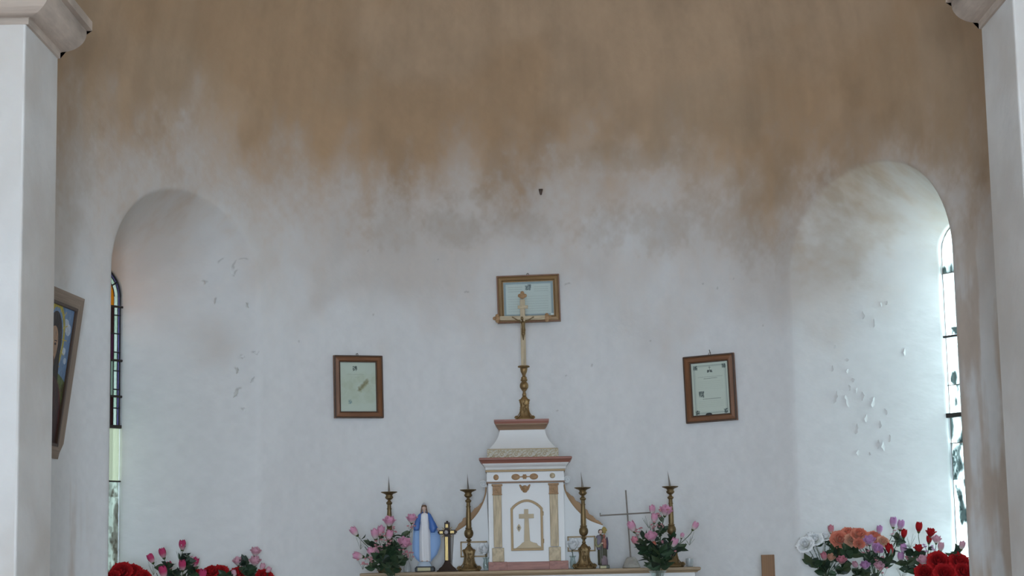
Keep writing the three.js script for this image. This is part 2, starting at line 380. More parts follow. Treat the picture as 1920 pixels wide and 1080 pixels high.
// ------------------------------------------------------------------ chancel arch, nave, floor
const OPEN = 2.49, ZF = -9.4, ZB = -10.05, TOP = 7.4, NX = 3.8;
{
  const s = new THREE.Shape();
  s.moveTo(-NX - 0.6, 0); s.lineTo(-OPEN, 0); s.lineTo(-OPEN, 4.46); s.absarc(0, 4.46, OPEN, Math.PI, 0, true); s.lineTo(OPEN, 0); s.lineTo(NX + 0.6, 0); s.lineTo(NX + 0.6, TOP + 0.3); s.lineTo(-NX - 0.6, TOP + 0.3);
  const g = new THREE.ExtrudeGeometry(s, { depth: ZF - ZB, bevelEnabled: true, bevelThickness: 0.012, bevelSize: 0.012, bevelOffset: -0.012, bevelSegments: 2, curveSegments: 40 });
  g.translate(0, 0, ZB);
  struct(mesh('wall_chancel', g, M.plaster), 'plastered chancel arch wall with square piers on both sides', 'wall');
  // impost mouldings on the piers
  for (const [k, sx, y0] of [[1, -1, 4.253], [2, 1, 4.31]]) {
    const prof = [[-0.03, 0], [0.014, 0], [0.014, 0.03]];
    for (let i = 0; i <= 8; i++) { const a = i / 8 * Math.PI / 2; prof.push([0.02 + 0.135 * Math.sin(a), 0.035 + 0.1 * (1 - Math.cos(a))]); }
    prof.push([0.155, 0.15], [0.185, 0.15], [0.185, 0.2], [-0.03, 0.2]);
    const ring = (fn) => prof.map(([p, h]) => fn(p, y0 + h));
    const rings = [ring((p, y) => [sx * (OPEN - p), y, ZB - 0.002]), ring((p, y) => [sx * (OPEN - p), y, ZF + p]), ring((p, y) => [sx * (NX + 0.01), y, ZF + p])];
    const lg = loft(rings).toNonIndexed(); lg.computeVertexNormals();
    struct(mesh(`trim_${k}`, lg, M.impost), sx < 0 ? 'moulded plaster impost on the pier beside the hanging portrait' : 'moulded plaster impost on the pier beside the clear glass niche', 'moulding');
  }
  struct(mesh('floor', box(9, 0.2, 20.4, 0, -0.1, -4.2, 0), M.floor), 'terracotta chapel floor', 'floor');
  struct(mesh('ceiling_nave', box(2 * NX + 1.2, 0.25, 15.2, 0, TOP + 0.125, -2.0, 0), M.ceiling), 'boarded nave ceiling', 'ceiling');
}
const NAVEWIN = [2.4, -0.6, -3.6], WW = 0.6, WB = 2.1, WS = 4.3;
for (const sx of [-1, 1]) {
  const s = new THREE.Shape([[-5.6, 0], [9.4, 0], [9.4, TOP], [-5.6, TOP]].map((p) => new THREE.Vector2(...p)));
  for (const z of NAVEWIN) { const h = new THREE.Path(); h.moveTo(-z - WW, WB); h.lineTo(-z + WW, WB); h.lineTo(-z + WW, WS); h.absarc(-z, WS, WW, 0, Math.PI, false); h.lineTo(-z - WW, WB); s.holes.push(h); }
  const g = new THREE.ExtrudeGeometry(s, { depth: 0.6, bevelEnabled: false, curveSegments: 20 });
  g.rotateY(Math.PI / 2); g.translate(sx > 0 ? NX : -NX - 0.6, 0, 0);       // shape x -> -z
  struct(mesh(sx < 0 ? 'wall_left' : 'wall_right', g, M.whitewash), 'whitewashed nave side wall with arched windows', 'wall');
  for (const z of NAVEWIN) {
    const p = new THREE.Shape(); p.moveTo(-WW, WB); p.lineTo(WW, WB); p.lineTo(WW, WS); p.absarc(0, WS, WW, 0, Math.PI, false); p.lineTo(-WW, WB);
    const pg = new THREE.ExtrudeGeometry(p, { depth: 0.006, bevelEnabled: false, curveSegments: 20 }); pg.rotateY(Math.PI / 2); pg.translate(sx * (NX + 0.42), 0, z);
    const w = new THREE.Group(); w.name = `window_${3 + NAVEWIN.indexOf(z) + (sx > 0 ? 3 : 0)}`; scene.add(w);
    struct(w, 'arched nave window of clear glass', 'window');
    mesh('pane', pg, M.clear, w);
    for (const y of [2.9, 3.7]) mesh('glazing_bar', box(0.03, 0.03, 2 * WW, sx * (NX + 0.4), y, z), M.iron, w);
    mesh('glazing_bar', box(0.03, WS + WW - WB, 0.03, sx * (NX + 0.4), (WS + WW + WB) / 2, z), M.iron, w);
    daylight('nave_daylight', [sx * (NX + 0.5), (WB + WS + 0.5) / 2, z], [-sx, 0, 0], 2 * WW - 0.05, WS + 0.4 - WB, DAY_NAVE, NAVE_TINT);
  }
}
{
  const s = new THREE.Shape([[-NX - 0.6, 0], [-1, 0], [-1, 2.9], [1, 2.9], [1, 0], [NX + 0.6, 0], [NX + 0.6, TOP], [-NX - 0.6, TOP]].map((p) => new THREE.Vector2(...p)));
  const g = new THREE.ExtrudeGeometry(s, { depth: 0.6, bevelEnabled: false }); g.translate(0, 0, 5);
  struct(mesh('wall_front', g, M.whitewash), 'whitewashed entrance wall behind the viewer', 'wall');
  const d = new THREE.Group(); d.name = 'door_1'; scene.add(d); struct(d, 'unseen entrance door added with both leaves open for fill light', 'door');
  for (const sx of [-1, 1]) mesh('door_leaf', box(0.05, 2.88, 1, sx * 1.0, 1.45, 6.1), M.plank, d);
  daylight('door_fill_light', [0, 1.45, 5.62], [0, 0, -1], 1.95, 2.8, FILL_DOOR, NAVE_TINT);  // fill from behind the viewer, through the added open door
}

// ------------------------------------------------------------------ apse windows
function windowFrame(n, k, label) {
  const g = new THREE.Group(); g.name = `window_${k}`; scene.add(g);
  const r = RA + T + 0.03; g.position.set(...onApse(n.wc, 0, r)); g.rotation.y = -n.wc * D;
  struct(g, label, 'window'); return g;
}
const glass = (rgb, rough = 0.25, o = {}) => phys(rgb, rough, { transmission: 1, thickness: 0, ior: 1.45, specularIntensity: 0.6, ...o });
function pane(g, pts, mat, z = 0) { return mesh('pane', (() => { const e = extrude(pts, 0.004, 0); e.translate(0, 0, z); return e; })(), mat, g); }
{ // stained glass
  const n = NICHES[0], g = windowFrame(n, 1, 'narrow arched stained glass window with leaded coloured panes'), W = n.wh, S = n.wspring;
  const G = { pale: glass([0.26, 0.29, 0.24]), pale2: glass([0.3, 0.32, 0.28]), purple: glass([0.16, 0.145, 0.22]), yellow: glass([0.42, 0.22, 0.015]), brown: glass([0.09, 0.035, 0.035]), dark: glass([0.13, 0.05, 0.09]), cream: glass([0.3, 0.3, 0.235], 0.5), green: glass([0.06, 0.2, 0.1]),
    grime: glass([1, 1, 1], 0.5, { map: tex(256, 512, (u, v) => { const a = fbm(u * 16, v * 7, 4), b = fbm(u * 60, v * 44, 3); return mixc([0.3, 0.31, 0.27], [0.11, 0.1, 0.08], clamp(sstep(0.42, 0.6, a) * 0.75 + sstep(0.55, 0.7, b) * 0.4)); }) }) };
  const came = [], B0 = 2.46, x1 = 0.145, x2 = 0.178;
  const seg = (xa, xb, ya, yb, m) => pane(g, [[xa, ya], [xb, ya], [xb, yb], [xa, yb]], m);
  for (let i = 0; i < 7; i++) {
    const ya = mixv(B0, S, i / 7), yb = mixv(B0, S, (i + 1) / 7);
    for (const s of [-1, 1]) { seg(s * x1, s * x2, ya, yb, i % 2 ? G.pale : G.pale2); seg(s * x2, s * W, ya, yb, G.purple); came.push(box(W - x1, 0.007, 0.012, s * (W + x1) / 2, ya, 0.004, 0)); }
  }
  for (let i = 0; i < 6; i++) for (const [ra, rb, m] of [[x1, x2, i % 2 ? G.pale : G.pale2], [x2, W, G.purple]]) {
    const a0 = i / 6 * Math.PI, a1 = (i + 1) / 6 * Math.PI, p = [];
    for (let j = 0; j <= 4; j++) { const a = mixv(a0, a1, j / 4); p.push([rb * Math.cos(a), S + rb * Math.sin(a)]); }
    for (let j = 4; j >= 0; j--) { const a = mixv(a0, a1, j / 4); p.push([ra * Math.cos(a), S + ra * Math.sin(a)]); }
    pane(g, p, m); if (i) came.push(rod([x1 * Math.cos(a0), S + x1 * Math.sin(a0), 0.004], [W * Math.cos(a0), S + W * Math.sin(a0), 0.004], 0.005, 6));
  }
  const cut = [B0, 2.66, 2.9, 3.08, 3.26];
  const colors = [[G.brown, G.pale2, G.green, G.brown], [G.green, G.brown, G.dark, G.pale], [G.brown, G.dark, G.pale2, G.dark], [G.pale, G.brown, G.yellow, G.brown]];
  for (let i = 0; i < 4; i++) { // figure panes: slanted strips between the borders
    const ya = cut[i], yb = cut[i + 1], xs = [-x1, -0.075, 0, 0.085, x1], sh = (j, up) => (j === 0 || j === 4 ? 0 : 0.035 * ((i + j) % 2 ? 1 : -1) * (up ? 1 : -1) * ((i + (up ? 1 : 0)) % 2 ? 1 : -1));
    for (let j = 0; j < 4; j++) pane(g, [[xs[j] + sh(j, 0), ya], [xs[j + 1] + sh(j + 1, 0), ya], [xs[j + 1] + sh(j + 1, 1), yb], [xs[j] + sh(j, 1), yb]], colors[i][j]);
    for (let j = 0; j <= 4; j++) came.push(rod([xs[j] + sh(j, 0), ya, 0.004], [xs[j] + sh(j, 1), yb, 0.004], 0.004, 6));
    came.push(box(2 * x1, 0.007, 0.012, 0, yb, 0.004, 0));
  }
  { const p = [], q = []; for (let j = 0; j <= 12; j++) { const a = j / 12 * Math.PI; (j <= 6 ? p : q).push([x1 * Math.cos(a), S + x1 * Math.sin(a)]); if (j === 6) q.push([0, S + x1]); }
    pane(g, [[0, 3.26], [x1, 3.26], ...p], G.yellow); pane(g, [[0, 3.26], ...q, [-x1, 3.26]], G.yellow);
    for (const R of [x1, x2, W - 0.004]) { const c = []; for (let j = 0; j <= 24; j++) { const a = j / 24 * Math.PI; c.push([R * Math.cos(a), S + R * Math.sin(a), 0.004]); } came.push(tube(c, R > 0.19 ? 0.008 : 0.004, 40, 6)); }
    for (const s of [-1, 1]) for (const x of [x2, W - 0.004]) came.push(rod([s * x, B0, 0.004], [s * x, S, 0.004], x > 0.19 ? 0.006 : 0.004, 6)); }
  mesh('lead_came', came, M.lead, g);
  seg(-W, W, 2.1, B0, G.cream); seg(-W, W, n.wbase - 0.02, 2.1, G.grime);
  for (const y of [3.26, 2.9, 2.66]) mesh('iron_bar', rod([-W - 0.01, y, 0.025], [W + 0.025, y, 0.025], 0.008, 8), M.iron, g);
  mesh('iron_bar', box(2 * W + 0.02, 0.022, 0.03, 0, B0, 0.012), M.iron, g); mesh('iron_bar', box(2 * W + 0.03, 0.01, 0.025, 0, 2.1, 0.012), M.iron, g);
  const p = onApse(n.wc, (1.2 + S + 0.15) / 2, RA + T + 0.1), q = onApse(n.wc, 0, 1);
  daylight('stained_window_daylight', p, [-q[0], 0, ZC - q[2]], 2 * W, S + 0.15 - 1.2, DAY_APSE_LEFT);
}
{ // clear old glass
  const n = NICHES[1], g = windowFrame(n, 2, 'narrow arched window of dirty clear glass with iron bars'), W = n.wh, S = n.wspring;
  const film = (k, dirt) => glass([1, 1, 1], 0.4, { map: tex(256, 256, (u, v) => { const a = fbm(u * 14 + k * 7, v * 6 + k * 3, 5), b = fbm(u * 40 + k, v * 26, 4); return mixc([0.9, 0.93, 0.86], [0.1, 0.125, 0.115], clamp(sstep(0.62 - dirt, 0.74 - dirt * 0.6, a) * 0.9 + sstep(0.6, 0.72, b) * 0.35)); }) });
  const rows = [[1.18, 2.24, film(1, 0.16)], [2.24, 2.41, film(2, 0.1)], [2.43, 2.62, film(3, 0.02)], [2.62, 2.93, film(4, 0)], [2.95, 3.36, film(5, 0)]];
  for (const [a, b, m] of rows) pane(g, [[-W, a + 0.0015], [W, a + 0.0015], [W, b - 0.0015], [-W, b - 0.0015]], m);
  const p = [[-W, 3.3635], [W, 3.3635]]; for (let j = 0; j <= 16; j++) { const a = j / 16 * Math.PI; p.push([W * Math.cos(a), S + W * Math.sin(a)]); }
  pane(g, p, film(6, 0.1));
  const c = [[W - 0.004, 1.2, 0.004]]; for (let j = 0; j <= 24; j++) { const a = j / 24 * Math.PI; c.push([(W - 0.004) * Math.cos(a), S + (W - 0.004) * Math.sin(a), 0.004]); } c.push([-W + 0.004, 1.2, 0.004]);
  mesh('lead_came', [...[2.24, 2.62, 3.362].map((y) => box(2 * W, 0.005, 0.01, 0, y, 0.004, 0)), rod(c[0], c[1], 0.003, 6), tube(c.slice(1, -1), 0.003, 40, 6), rod(c[c.length - 2], c[c.length - 1], 0.003, 6)], M.greyMetal, g);
  mesh('iron_bar', box(2 * W + 0.02, 0.014, 0.03, 0, 2.94, 0.014), M.iron, g); mesh('iron_bar', box(2 * W + 0.02, 0.03, 0.04, 0, 2.42, 0.018), M.iron, g);
  const q0 = onApse(n.wc, (1.2 + S + 0.15) / 2, RA + T + 0.1), q = onApse(n.wc, 0, 1);
  daylight('clear_window_daylight', q0, [-q[0], 0, ZC - q[2]], 2 * W, S + 0.15 - 1.2, DAY_APSE_RIGHT);
}

// ------------------------------------------------------------------ peeling paint on the niche jambs
function flake(at, dir, size, tall, tilt, curl, edge) {
  const pos = [], idx = [], n = 5, rough = [...Array(12)].map(() => rr(0.35, 1.15));
  for (let j = 0; j <= n; j++) for (let i = 0; i <= 3; i++) {
    const u = i / 3 - 0.5, v = j / n, w = Math.sin(Math.PI * clamp(v * 0.9 + 0.08)) * rough[j] * (i === 0 ? rough[6 + j % 6] : 1);
    pos.push(u * size * w, (v - 0.5) * tall, (edge > 0 ? u + 0.5 : 0.5 - u) ** 2 * curl + 0.001);
  }
  for (let j = 0; j < n; j++) for (let i = 0; i < 3; i++) { const a = j * 4 + i; idx.push(a, a + 1, a + 5, a, a + 5, a + 4); }
  const g = new THREE.BufferGeometry(); g.setAttribute('position', new THREE.Float32BufferAttribute(pos, 3)); g.setIndex(idx); g.computeVertexNormals();
  const m = mesh('paint_flake', g, M.flake, wallBack); m.position.set(...at); m.rotation.set(0, dir, tilt, 'YXZ');
}
for (const [p, w, h] of [
  [[-2.0399, 3.5389, -12.6317], 0.03, 0.05], [[-1.9347, 3.4773, -12.6199], 0.04, 0.09], [[-1.8769, 3.5506, -12.6134], 0.06, 0.02], [[-2.1301, 3.4055, -12.6418], 0.03, 0.03], [[-2.0572, 3.2809, -12.6336], 0.02, 0.05], [[-1.8369, 3.2409, -12.6089], 0.022, 0.045], [[-1.7793, 2.9258, -12.6025], 0.05, 0.022],
  [[-1.8726, 2.9005, -12.6129], 0.03, 0.03], [[-1.9048, 2.8094, -12.6165], 0.025, 0.05], [[-1.8008, 2.7461, -12.6049], 0.02, 0.05], [[-1.9117, 2.6612, -12.6173], 0.035, 0.075], [[-1.8579, 2.5505, -12.6113], 0.035, 0.025],
]) flake(p, 0.02, w, h, rr(-0.6, 0.6), rr(0.014, 0.022), rnd() < 0.5 ? 1 : -1);
for (const [p, w, h] of [
  [[2.234, 3.0953, -12.6152], 0.03, 0.05], [[2.3607, 3.164, -12.6159], 0.02, 0.03], [[2.3964, 3.174, -12.6161], 0.02, 0.03], [[2.3056, 3.0406, -12.6156], 0.02, 0.06], [[2.0179, 2.7451, -12.614], 0.035, 0.04], [[2.1152, 2.7998, -12.6145], 0.04, 0.02], [[2.1189, 2.7255, -12.6145], 0.02, 0.03],
  [[2.1479, 2.665, -12.6147], 0.04, 0.03], [[2.1247, 2.6162, -12.6146], 0.02, 0.04], [[2.173, 2.5977, -12.6148], 0.02, 0.04], [[2.0308, 2.5547, -12.614], 0.035, 0.085], [[2.1068, 2.5286, -12.6145], 0.035, 0.085], [[2.2063, 2.5583, -12.615], 0.035, 0.06], [[2.2781, 2.5183, -12.6154], 0.035, 0.07],
  [[2.3556, 2.4537, -12.6158], 0.03, 0.045], [[2.2278, 2.4141, -12.6151], 0.035, 0.055], [[2.3133, 2.3704, -12.6156], 0.03, 0.05], [[2.1582, 2.3454, -12.6147], 0.035, 0.07], [[2.2968, 2.2414, -12.6155], 0.025, 0.06], [[2.3312, 2.2303, -12.6157], 0.03, 0.07], [[2.3719, 2.2784, -12.6159], 0.025, 0.05],
  [[2.1651, 2.1881, -12.6148], 0.04, 0.035], [[2.2381, 2.1798, -12.6152], 0.025, 0.02], [[2.5006, 2.8453, -12.6166], 0.02, 0.05], [[2.0417, 2.8896, -12.6141], 0.025, 0.025],
]) flake(p, 0, w, h, rr(-0.3, 0.3), rr(0.005, 0.009), rnd() < 0.7 ? 1 : -1);
// small wooden plug left in the wall above the crucifix
{
  const p = [0.1308, 4.0825, -13.197], t = thing('wall_plug', 'small dark tapered wooden plug stuck in the bare wall', 'plug', p, 0);
  mesh('peg', (() => { const g = loft([ellipseRing(-0.022, 0.006, 0.008, 0, 0.012, 10), ellipseRing(0.008, 0.014, 0.012, 0, 0.012, 10), ellipseRing(0.018, 0.016, 0.013, 0, 0.012, 10)]); return g; })(), M.frameDark, t);
  mesh('nail', rod([0, 0.005, -0.02], [0, 0.005, 0.03], 0.004, 8), M.iron, t);
}

// ------------------------------------------------------------------ altar with its candle ledge
const LEDGE = 1.47;
{
  const t = thing('altar', 'white altar with a gilded candle ledge under the tabernacle', 'altar', [0.003, 0, 0]);
  mesh('body', box(2.16, 1.16, 0.98, 0, 0.58, -12.42, 0.01), M.white, t);
  mesh('altar_top', box(2.4, 0.05, 1.06, 0, 1.175, -12.4, 0.012), M.ledge, t);
  mesh('gradine', box(2.12, 0.245, 0.4, 0, 1.32, -12.7, 0.006), M.white, t);
  const prof = [[0, 0], [0.012, 0], [0.016, 0.008], [0.03, 0.014], [0.034, 0.022], [0.034, 0.03], [0.028, 0.034], [0, 0.034]], y0 = LEDGE - 0.034, hw = 1.062;
  const ring = (fn) => prof.map(([p, h]) => fn(p, y0 + h));
  const rim = loft([ring((p, y) => [-hw - p, y, -12.9]), ring((p, y) => [-hw - p, y, -12.5 + p]), ring((p, y) => [hw + p, y, -12.5 + p]), ring((p, y) => [hw + p, y, -12.9])]).toNonIndexed(); rim.computeVertexNormals();
  mesh('ledge_moulding', rim, M.ledge, t);
  mesh('ledge_top', box(2 * hw, 0.03, 0.4, 0, LEDGE - 0.015, -12.7, 0.001), M.ledge, t);
}

// ------------------------------------------------------------------ tabernacle (drawn in units of 1/3.6 photograph pixel: 1 unit = U metres)
const U = 0.003489 / 3.6;
{
  const t = thing('tabernacle', 'white wooden tabernacle with gilded pilasters, red cornices and a concave roof', 'tabernacle', [[-0.0132, 1.4797, -12.56][0], LEDGE, -12.56]);
  const X = (x) => (x - 533) * U, Y = (y) => (1043 - y) * U;
  const slab = (x0, x1, y0, y1, z0, z1, bv = 0.002) => box((x1 - x0) * U, (y1 - y0) * U, z1 - z0, X((x0 + x1) / 2), Y((y0 + y1) / 2), (z0 + z1) / 2, bv);
  const half = (w) => w * U / 2;
  // stacked mouldings: rings of a rectangle, each [halfwidth, y, front z], back stays on one plane
  const hull = (list, cx = 0, back = -0.32) => { const g = loft(list.map(([w, y, f]) => [[cx - w, y, f], [cx + w, y, f], [cx + w, y, back - (f > 0 ? 0 : f) * 0], [cx - w, y, back]])).toNonIndexed(); g.computeVertexNormals(); return g; };
  const pl = mesh('plinth', slab(290, 780, 987, 1043, -0.3, 0.004), M.redMarble, t, 'red marbled plinth');
  for (const [a, b] of [[272, 397], [680, 806]]) mesh('plinth_block', slab(a, b, 985, 1043, -0.28, 0.016), M.redMarble, pl);
  mesh('body', slab(278, 786, 458, 990, -0.3, 0), M.white, t);
  for (const [a, b] of [[305, 372], [685, 750]]) {
    const c = (a + b) / 2, p = mesh('pilaster', slab(c - 28, c + 28, 540, 890, 0, 0.012, 0.004), M.goldPaint, t, 'gilded pilaster');
    mesh('pilaster_base', slab(c - 40, c + 40, 893, 985, 0, 0.018, 0.004), M.goldPaint, p);
    mesh('capital', [slab(c - 30, c + 30, 480, 542, 0, 0.016), slab(c - 36, c + 36, 468, 482, 0, 0.024, 0.003), slab(c - 33, c + 33, 534, 542, 0, 0.02, 0.002), box(26 * U, 34 * U, 0.006, X(c), Y(508), 0.018), ball(6 * U, X(c), Y(508), 0.021, 1, 1.3, 0.6)], M.goldWood, p);
  }
  // frieze, cornices, roof
  const fr = mesh('frieze', [slab(270, 790, 388, 455, -0.31, 0.016)], M.white, t);
  mesh('gilt_fillet', slab(266, 794, 452, 463, -0.31, 0.024), M.brownTrim, fr); mesh('gilt_fillet', slab(262, 798, 374, 388, -0.31, 0.028), M.goldLine, fr);
  const med = (x, y, rx, ry, m) => mesh('medallion', [ball(1, X(x), Y(y), 0.017, rx * U, ry * U, 0.006), (() => { const g = new THREE.TorusGeometry(1, 0.16, 6, 20); g.scale(rx * U, ry * U, 0.012); g.translate(X(x), Y(y), 0.017); return g; })()], m, fr);
  med(333, 423, 16, 17, M.goldWood); med(712, 418, 16, 16, M.goldPaint); med(465, 423, 25, 18, M.goldWood); med(587, 422, 25, 18, M.goldWood);
  { const pet = []; for (let k = 0; k < 6; k++) { const a = k / 6 * Math.PI * 2; pet.push(ball(7 * U, X(525) + 11 * U * Math.cos(a), Y(422) + 11 * U * Math.sin(a), 0.019, 1, 1, 0.5, 8, 6)); } pet.push(ball(7 * U, X(525), Y(422), 0.022, 1, 1, 0.6, 8, 6), rod([X(490), Y(423), 0.018], [X(562), Y(422), 0.018], 4 * U, 6)); mesh('rosette', pet, M.goldWood, fr); }
  const W0 = half(530), W1 = half(575), W2 = half(600), W3 = half(622);
  mesh('cornice', hull([[W0, Y(376), 0.022], [W0 + 0.004, Y(370), 0.028], [W0 + 0.006, Y(358), 0.034], [W1 - 0.01, Y(346), 0.05], [W1, Y(336), 0.058], [W1 + 0.002, Y(328), 0.06]]), M.white, t, 'white flaring cornice');
  mesh('cornice_moulding', hull([[W1 + 0.003, Y(332), 0.062], [W1 + 0.006, Y(326), 0.066], [W2, Y(318), 0.075], [W3, Y(308), 0.086], [W3 + 0.002, Y(300), 0.087], [W3 - 0.004, Y(294), 0.083]]), M.redMarble, t, 'red marbled cornice moulding');
  mesh('gilt_band', [slab(275, 756, 236, 296, -0.24, 0.02, 0.004)].map((g) => { g.translate(X(533) - X(515) - 0.0175, 0, 0); return g; }), M.giltLeaf, t, 'band of worn rough gold leaf');
  const roof = []; for (let i = 0; i <= 14; i++) { const k = i / 14, w = mixv(238, 152, 1 - (1 - k) ** 2.3), f = mixv(0.018, -0.055, 1 - (1 - k) ** 2.3); roof.push([w * U, mixv(Y(240), Y(78), k), f]); }
  const lean = X(515);
  mesh('roof', hull(roof, lean, -0.24), M.white, t, 'white concave pagoda roof'); mesh('gilt_fillet', slab(278, 752, 232, 240, -0.24, 0.022), M.goldPaint, t);
  mesh('roof_cap', hull([[half(310), Y(102), -0.05], [half(315), Y(92), -0.046], [half(340), Y(76), -0.03], [half(352), Y(66), -0.022], [half(352), Y(58), -0.022]], X(511), -0.22), M.brownTrim, t, 'brown lower moulding of the roof cap');
  mesh('roof_cap', hull([[half(356), Y(60), -0.02], [half(372), Y(46), -0.012], [half(372), Y(33), -0.012]], X(511), -0.225), M.redMarble, t, 'red upper slab of the roof cap');
  // cherub head between two wings
  const ch = mesh('cherub', [ball(18 * U, X(525), Y(500), 0.012, 1, 1.12, 0.8), ball(4 * U, X(525), Y(501), 0.026), ball(13 * U, X(525), Y(487), 0.011, 1.15, 0.6, 1), ball(4 * U, X(518), Y(505), 0.022), ball(4 * U, X(532), Y(505), 0.022), ball(12 * U, X(525), Y(520), 0.006, 1.3, 0.7, 0.5)], M.goldWood, t, 'small gilded cherub head with wings');
  for (const s of [-1, 1]) mesh('wing', [0, 1, 2].map((k) => { const g = ball(1, 0, 0, 0, (21 - 4 * k) * U, 8 * U, 0.006, 10, 6); g.rotateZ(s * (0.95 - 0.2 * k)); g.translate(X(525) + s * (24 - 4 * k) * U, Y(490 + 9 * k), 0.005 + 0.001 * k); return g; }), M.goldWood, ch);
  // door
  const arch = (x0, x1, yb, ys, yt, n = 14) => { const p = [[X(x0), Y(yb)], [X(x1), Y(yb)], [X(x1), Y(ys)]]; for (let i = 1; i < n; i++) { const k = i / n, c = (x0 + x1) / 2; p.push([X(x1 - (x1 - x0) * k), Y(ys - (ys - yt) * Math.sin(Math.PI * k) ** 0.8)]); } p.push([X(x0), Y(ys)]); return p; };
  const dr = mesh('door', (() => { const g = extrude(arch(440, 628, 900, 640, 588), 0.005, 0.001); return g; })(), M.white, t);
  mesh('door_moulding', extrude(arch(428, 640, 912, 634, 576), 0.011, 0.002, [arch(440, 628, 900, 640, 588).reverse()]), M.goldLine, dr);
  mesh('cross', (() => { const g = extrude([[514, 852], [519, 700], [482, 700], [482, 672], [517, 672], [518, 640], [544, 640], [544, 672], [580, 672], [580, 699], [545, 699], [552, 852]].map(([x, y]) => [X(x), Y(y)]).reverse(), 0.008, 0.001); g.translate(0, 0, 0.004); return g; })(), M.goldPaint, dr, 'raised golden cross');
  mesh('mound', (() => { const g = extrude([[458, 897], [478, 884], [487, 878], [500, 864], [514, 856], [520, 848], [550, 848], [560, 856], [575, 862], [598, 868], [604, 880], [624, 890], [632, 897]].map(([x, y]) => [X(x), Y(y)]).reverse(), 0.011, 0.001); g.translate(0, 0, 0.004); return g; })(), M.goldPaint, dr, 'golden hill below the cross');
  const es = mesh('keyhole_plate', (() => { const g = extrude([[466, 762], [472, 748], [480, 737], [488, 748], [495, 762], [488, 776], [480, 788], [472, 776]].map(([x, y]) => [X(x), Y(y)]).reverse(), 0.003, 0.001); g.translate(0, 0, 0.006); return g; })(), M.goldPaint, dr);
  mesh('keyhole', [ball(5 * U, X(480), Y(758), 0.0095, 1, 1, 0.3), box(5 * U, 16 * U, 0.002, X(480), Y(768), 0.0095, 0)], M.black, es);
  for (const y of [672, 855]) mesh('hinge', [rod([X(642), Y(y + 11), 0.008], [X(642), Y(y - 11), 0.008], 5 * U, 8), ball(6 * U, X(642), Y(y - 12), 0.008)], M.goldLine, dr);
  // side wings: white boards with a gilded leafy edge ending in a volute
  const wing = (pts, foot, inner, vol, s, leaf) => {
    const c = new THREE.CatmullRomCurve3(pts.map(([x, y]) => V(X(x), Y(y), 0))).getPoints(30), zb = -0.2;
    const b = mesh('side_wing', (() => { const g = extrude([...c.map((p) => [p.x, p.y]), [X(foot), Y(1038)], [X(inner), Y(1038)]], 0.03, 0); g.translate(0, 0, zb); return g; })(), M.white, t, 'white scroll shaped side board');
    mesh('gilt_edge', tube(c.map((p) => V(p.x, p.y, zb + 0.028)), 5.5 * U, 40, 6), M.goldWood, b);
    const sp = []; for (let i = 0; i <= 40; i++) { const a = i / 40 * Math.PI * 3.4, r = 26 * (1 - i / 48) * U; sp.push(V(X(vol[0]) + s * -r * Math.cos(a + 0.4), Y(vol[1]) - r * Math.sin(a + 0.4) * -1, zb + 0.028)); }
    mesh('volute', [tube(sp, 5.5 * U, 60, 6), (() => { const g = new THREE.CylinderGeometry(22 * U, 22 * U, 0.012, 18); g.rotateX(Math.PI / 2); g.translate(X(vol[0]), Y(vol[1]), zb + 0.015); return g; })()], M.white, b);
    // acanthus leaf: a serrated plate along the curve, swollen in the middle
    const top = [], bot = []; const n = 40;
    for (let i = 0; i <= n; i++) { const k = i / n, p = c[Math.round(mixv(leaf[0], leaf[1], k) * 30)], q = c[Math.min(30, Math.round(mixv(leaf[0], leaf[1], k) * 30) + 1)], tx = q.x - p.x || 1e-6, ty = q.y - p.y, L = Math.hypot(tx, ty) || 1, nx = s * -ty / L * s, w = (4 + 40 * Math.sin(Math.PI * k) ** 0.8 * (0.72 + 0.28 * Math.abs(((k * 5) % 1) * 2 - 1))) * U;
      let ox = -ty / L, oy = tx / L; if (oy < 0) { ox = -ox; oy = -oy; } top.push([p.x + ox * w, p.y + oy * w]); bot.push([p.x, p.y]); }
    mesh('acanthus_leaf', (() => { const g = extrude([...bot, ...top.reverse()], 0.014, 0.002); g.translate(0, 0, zb + 0.012); return g; })(), M.goldWood, b, 'gilded carved leaf edge');
    return b;
  };
  const wl = wing([[262, 480], [252, 540], [215, 625], [160, 695], [100, 742], [40, 778]], 20, 282, [242, 460], 1, [0.3, 0.98]);
  const wr = wing([[792, 470], [802, 520], [835, 585], [895, 660], [960, 712], [1048, 748]], 1052, 780, [812, 440], -1, [0.2, 0.98]);
  const rect = (x0, x1, y0, y1, b) => mesh('panel_moulding', [slab(x0, x1, y0, y0 + 10, -0.172, -0.162), slab(x0, x1, y1 - 10, y1, -0.172, -0.162), slab(x0, x0 + 10, y0, y1, -0.172, -0.162), slab(x1 - 10, x1, y0, y1, -0.172, -0.162)], M.goldLine, b, 'gilded rectangular moulding');
  rect(80, 262, 843, 950, wl); rect(806, 996, 822, 926, wr);
}

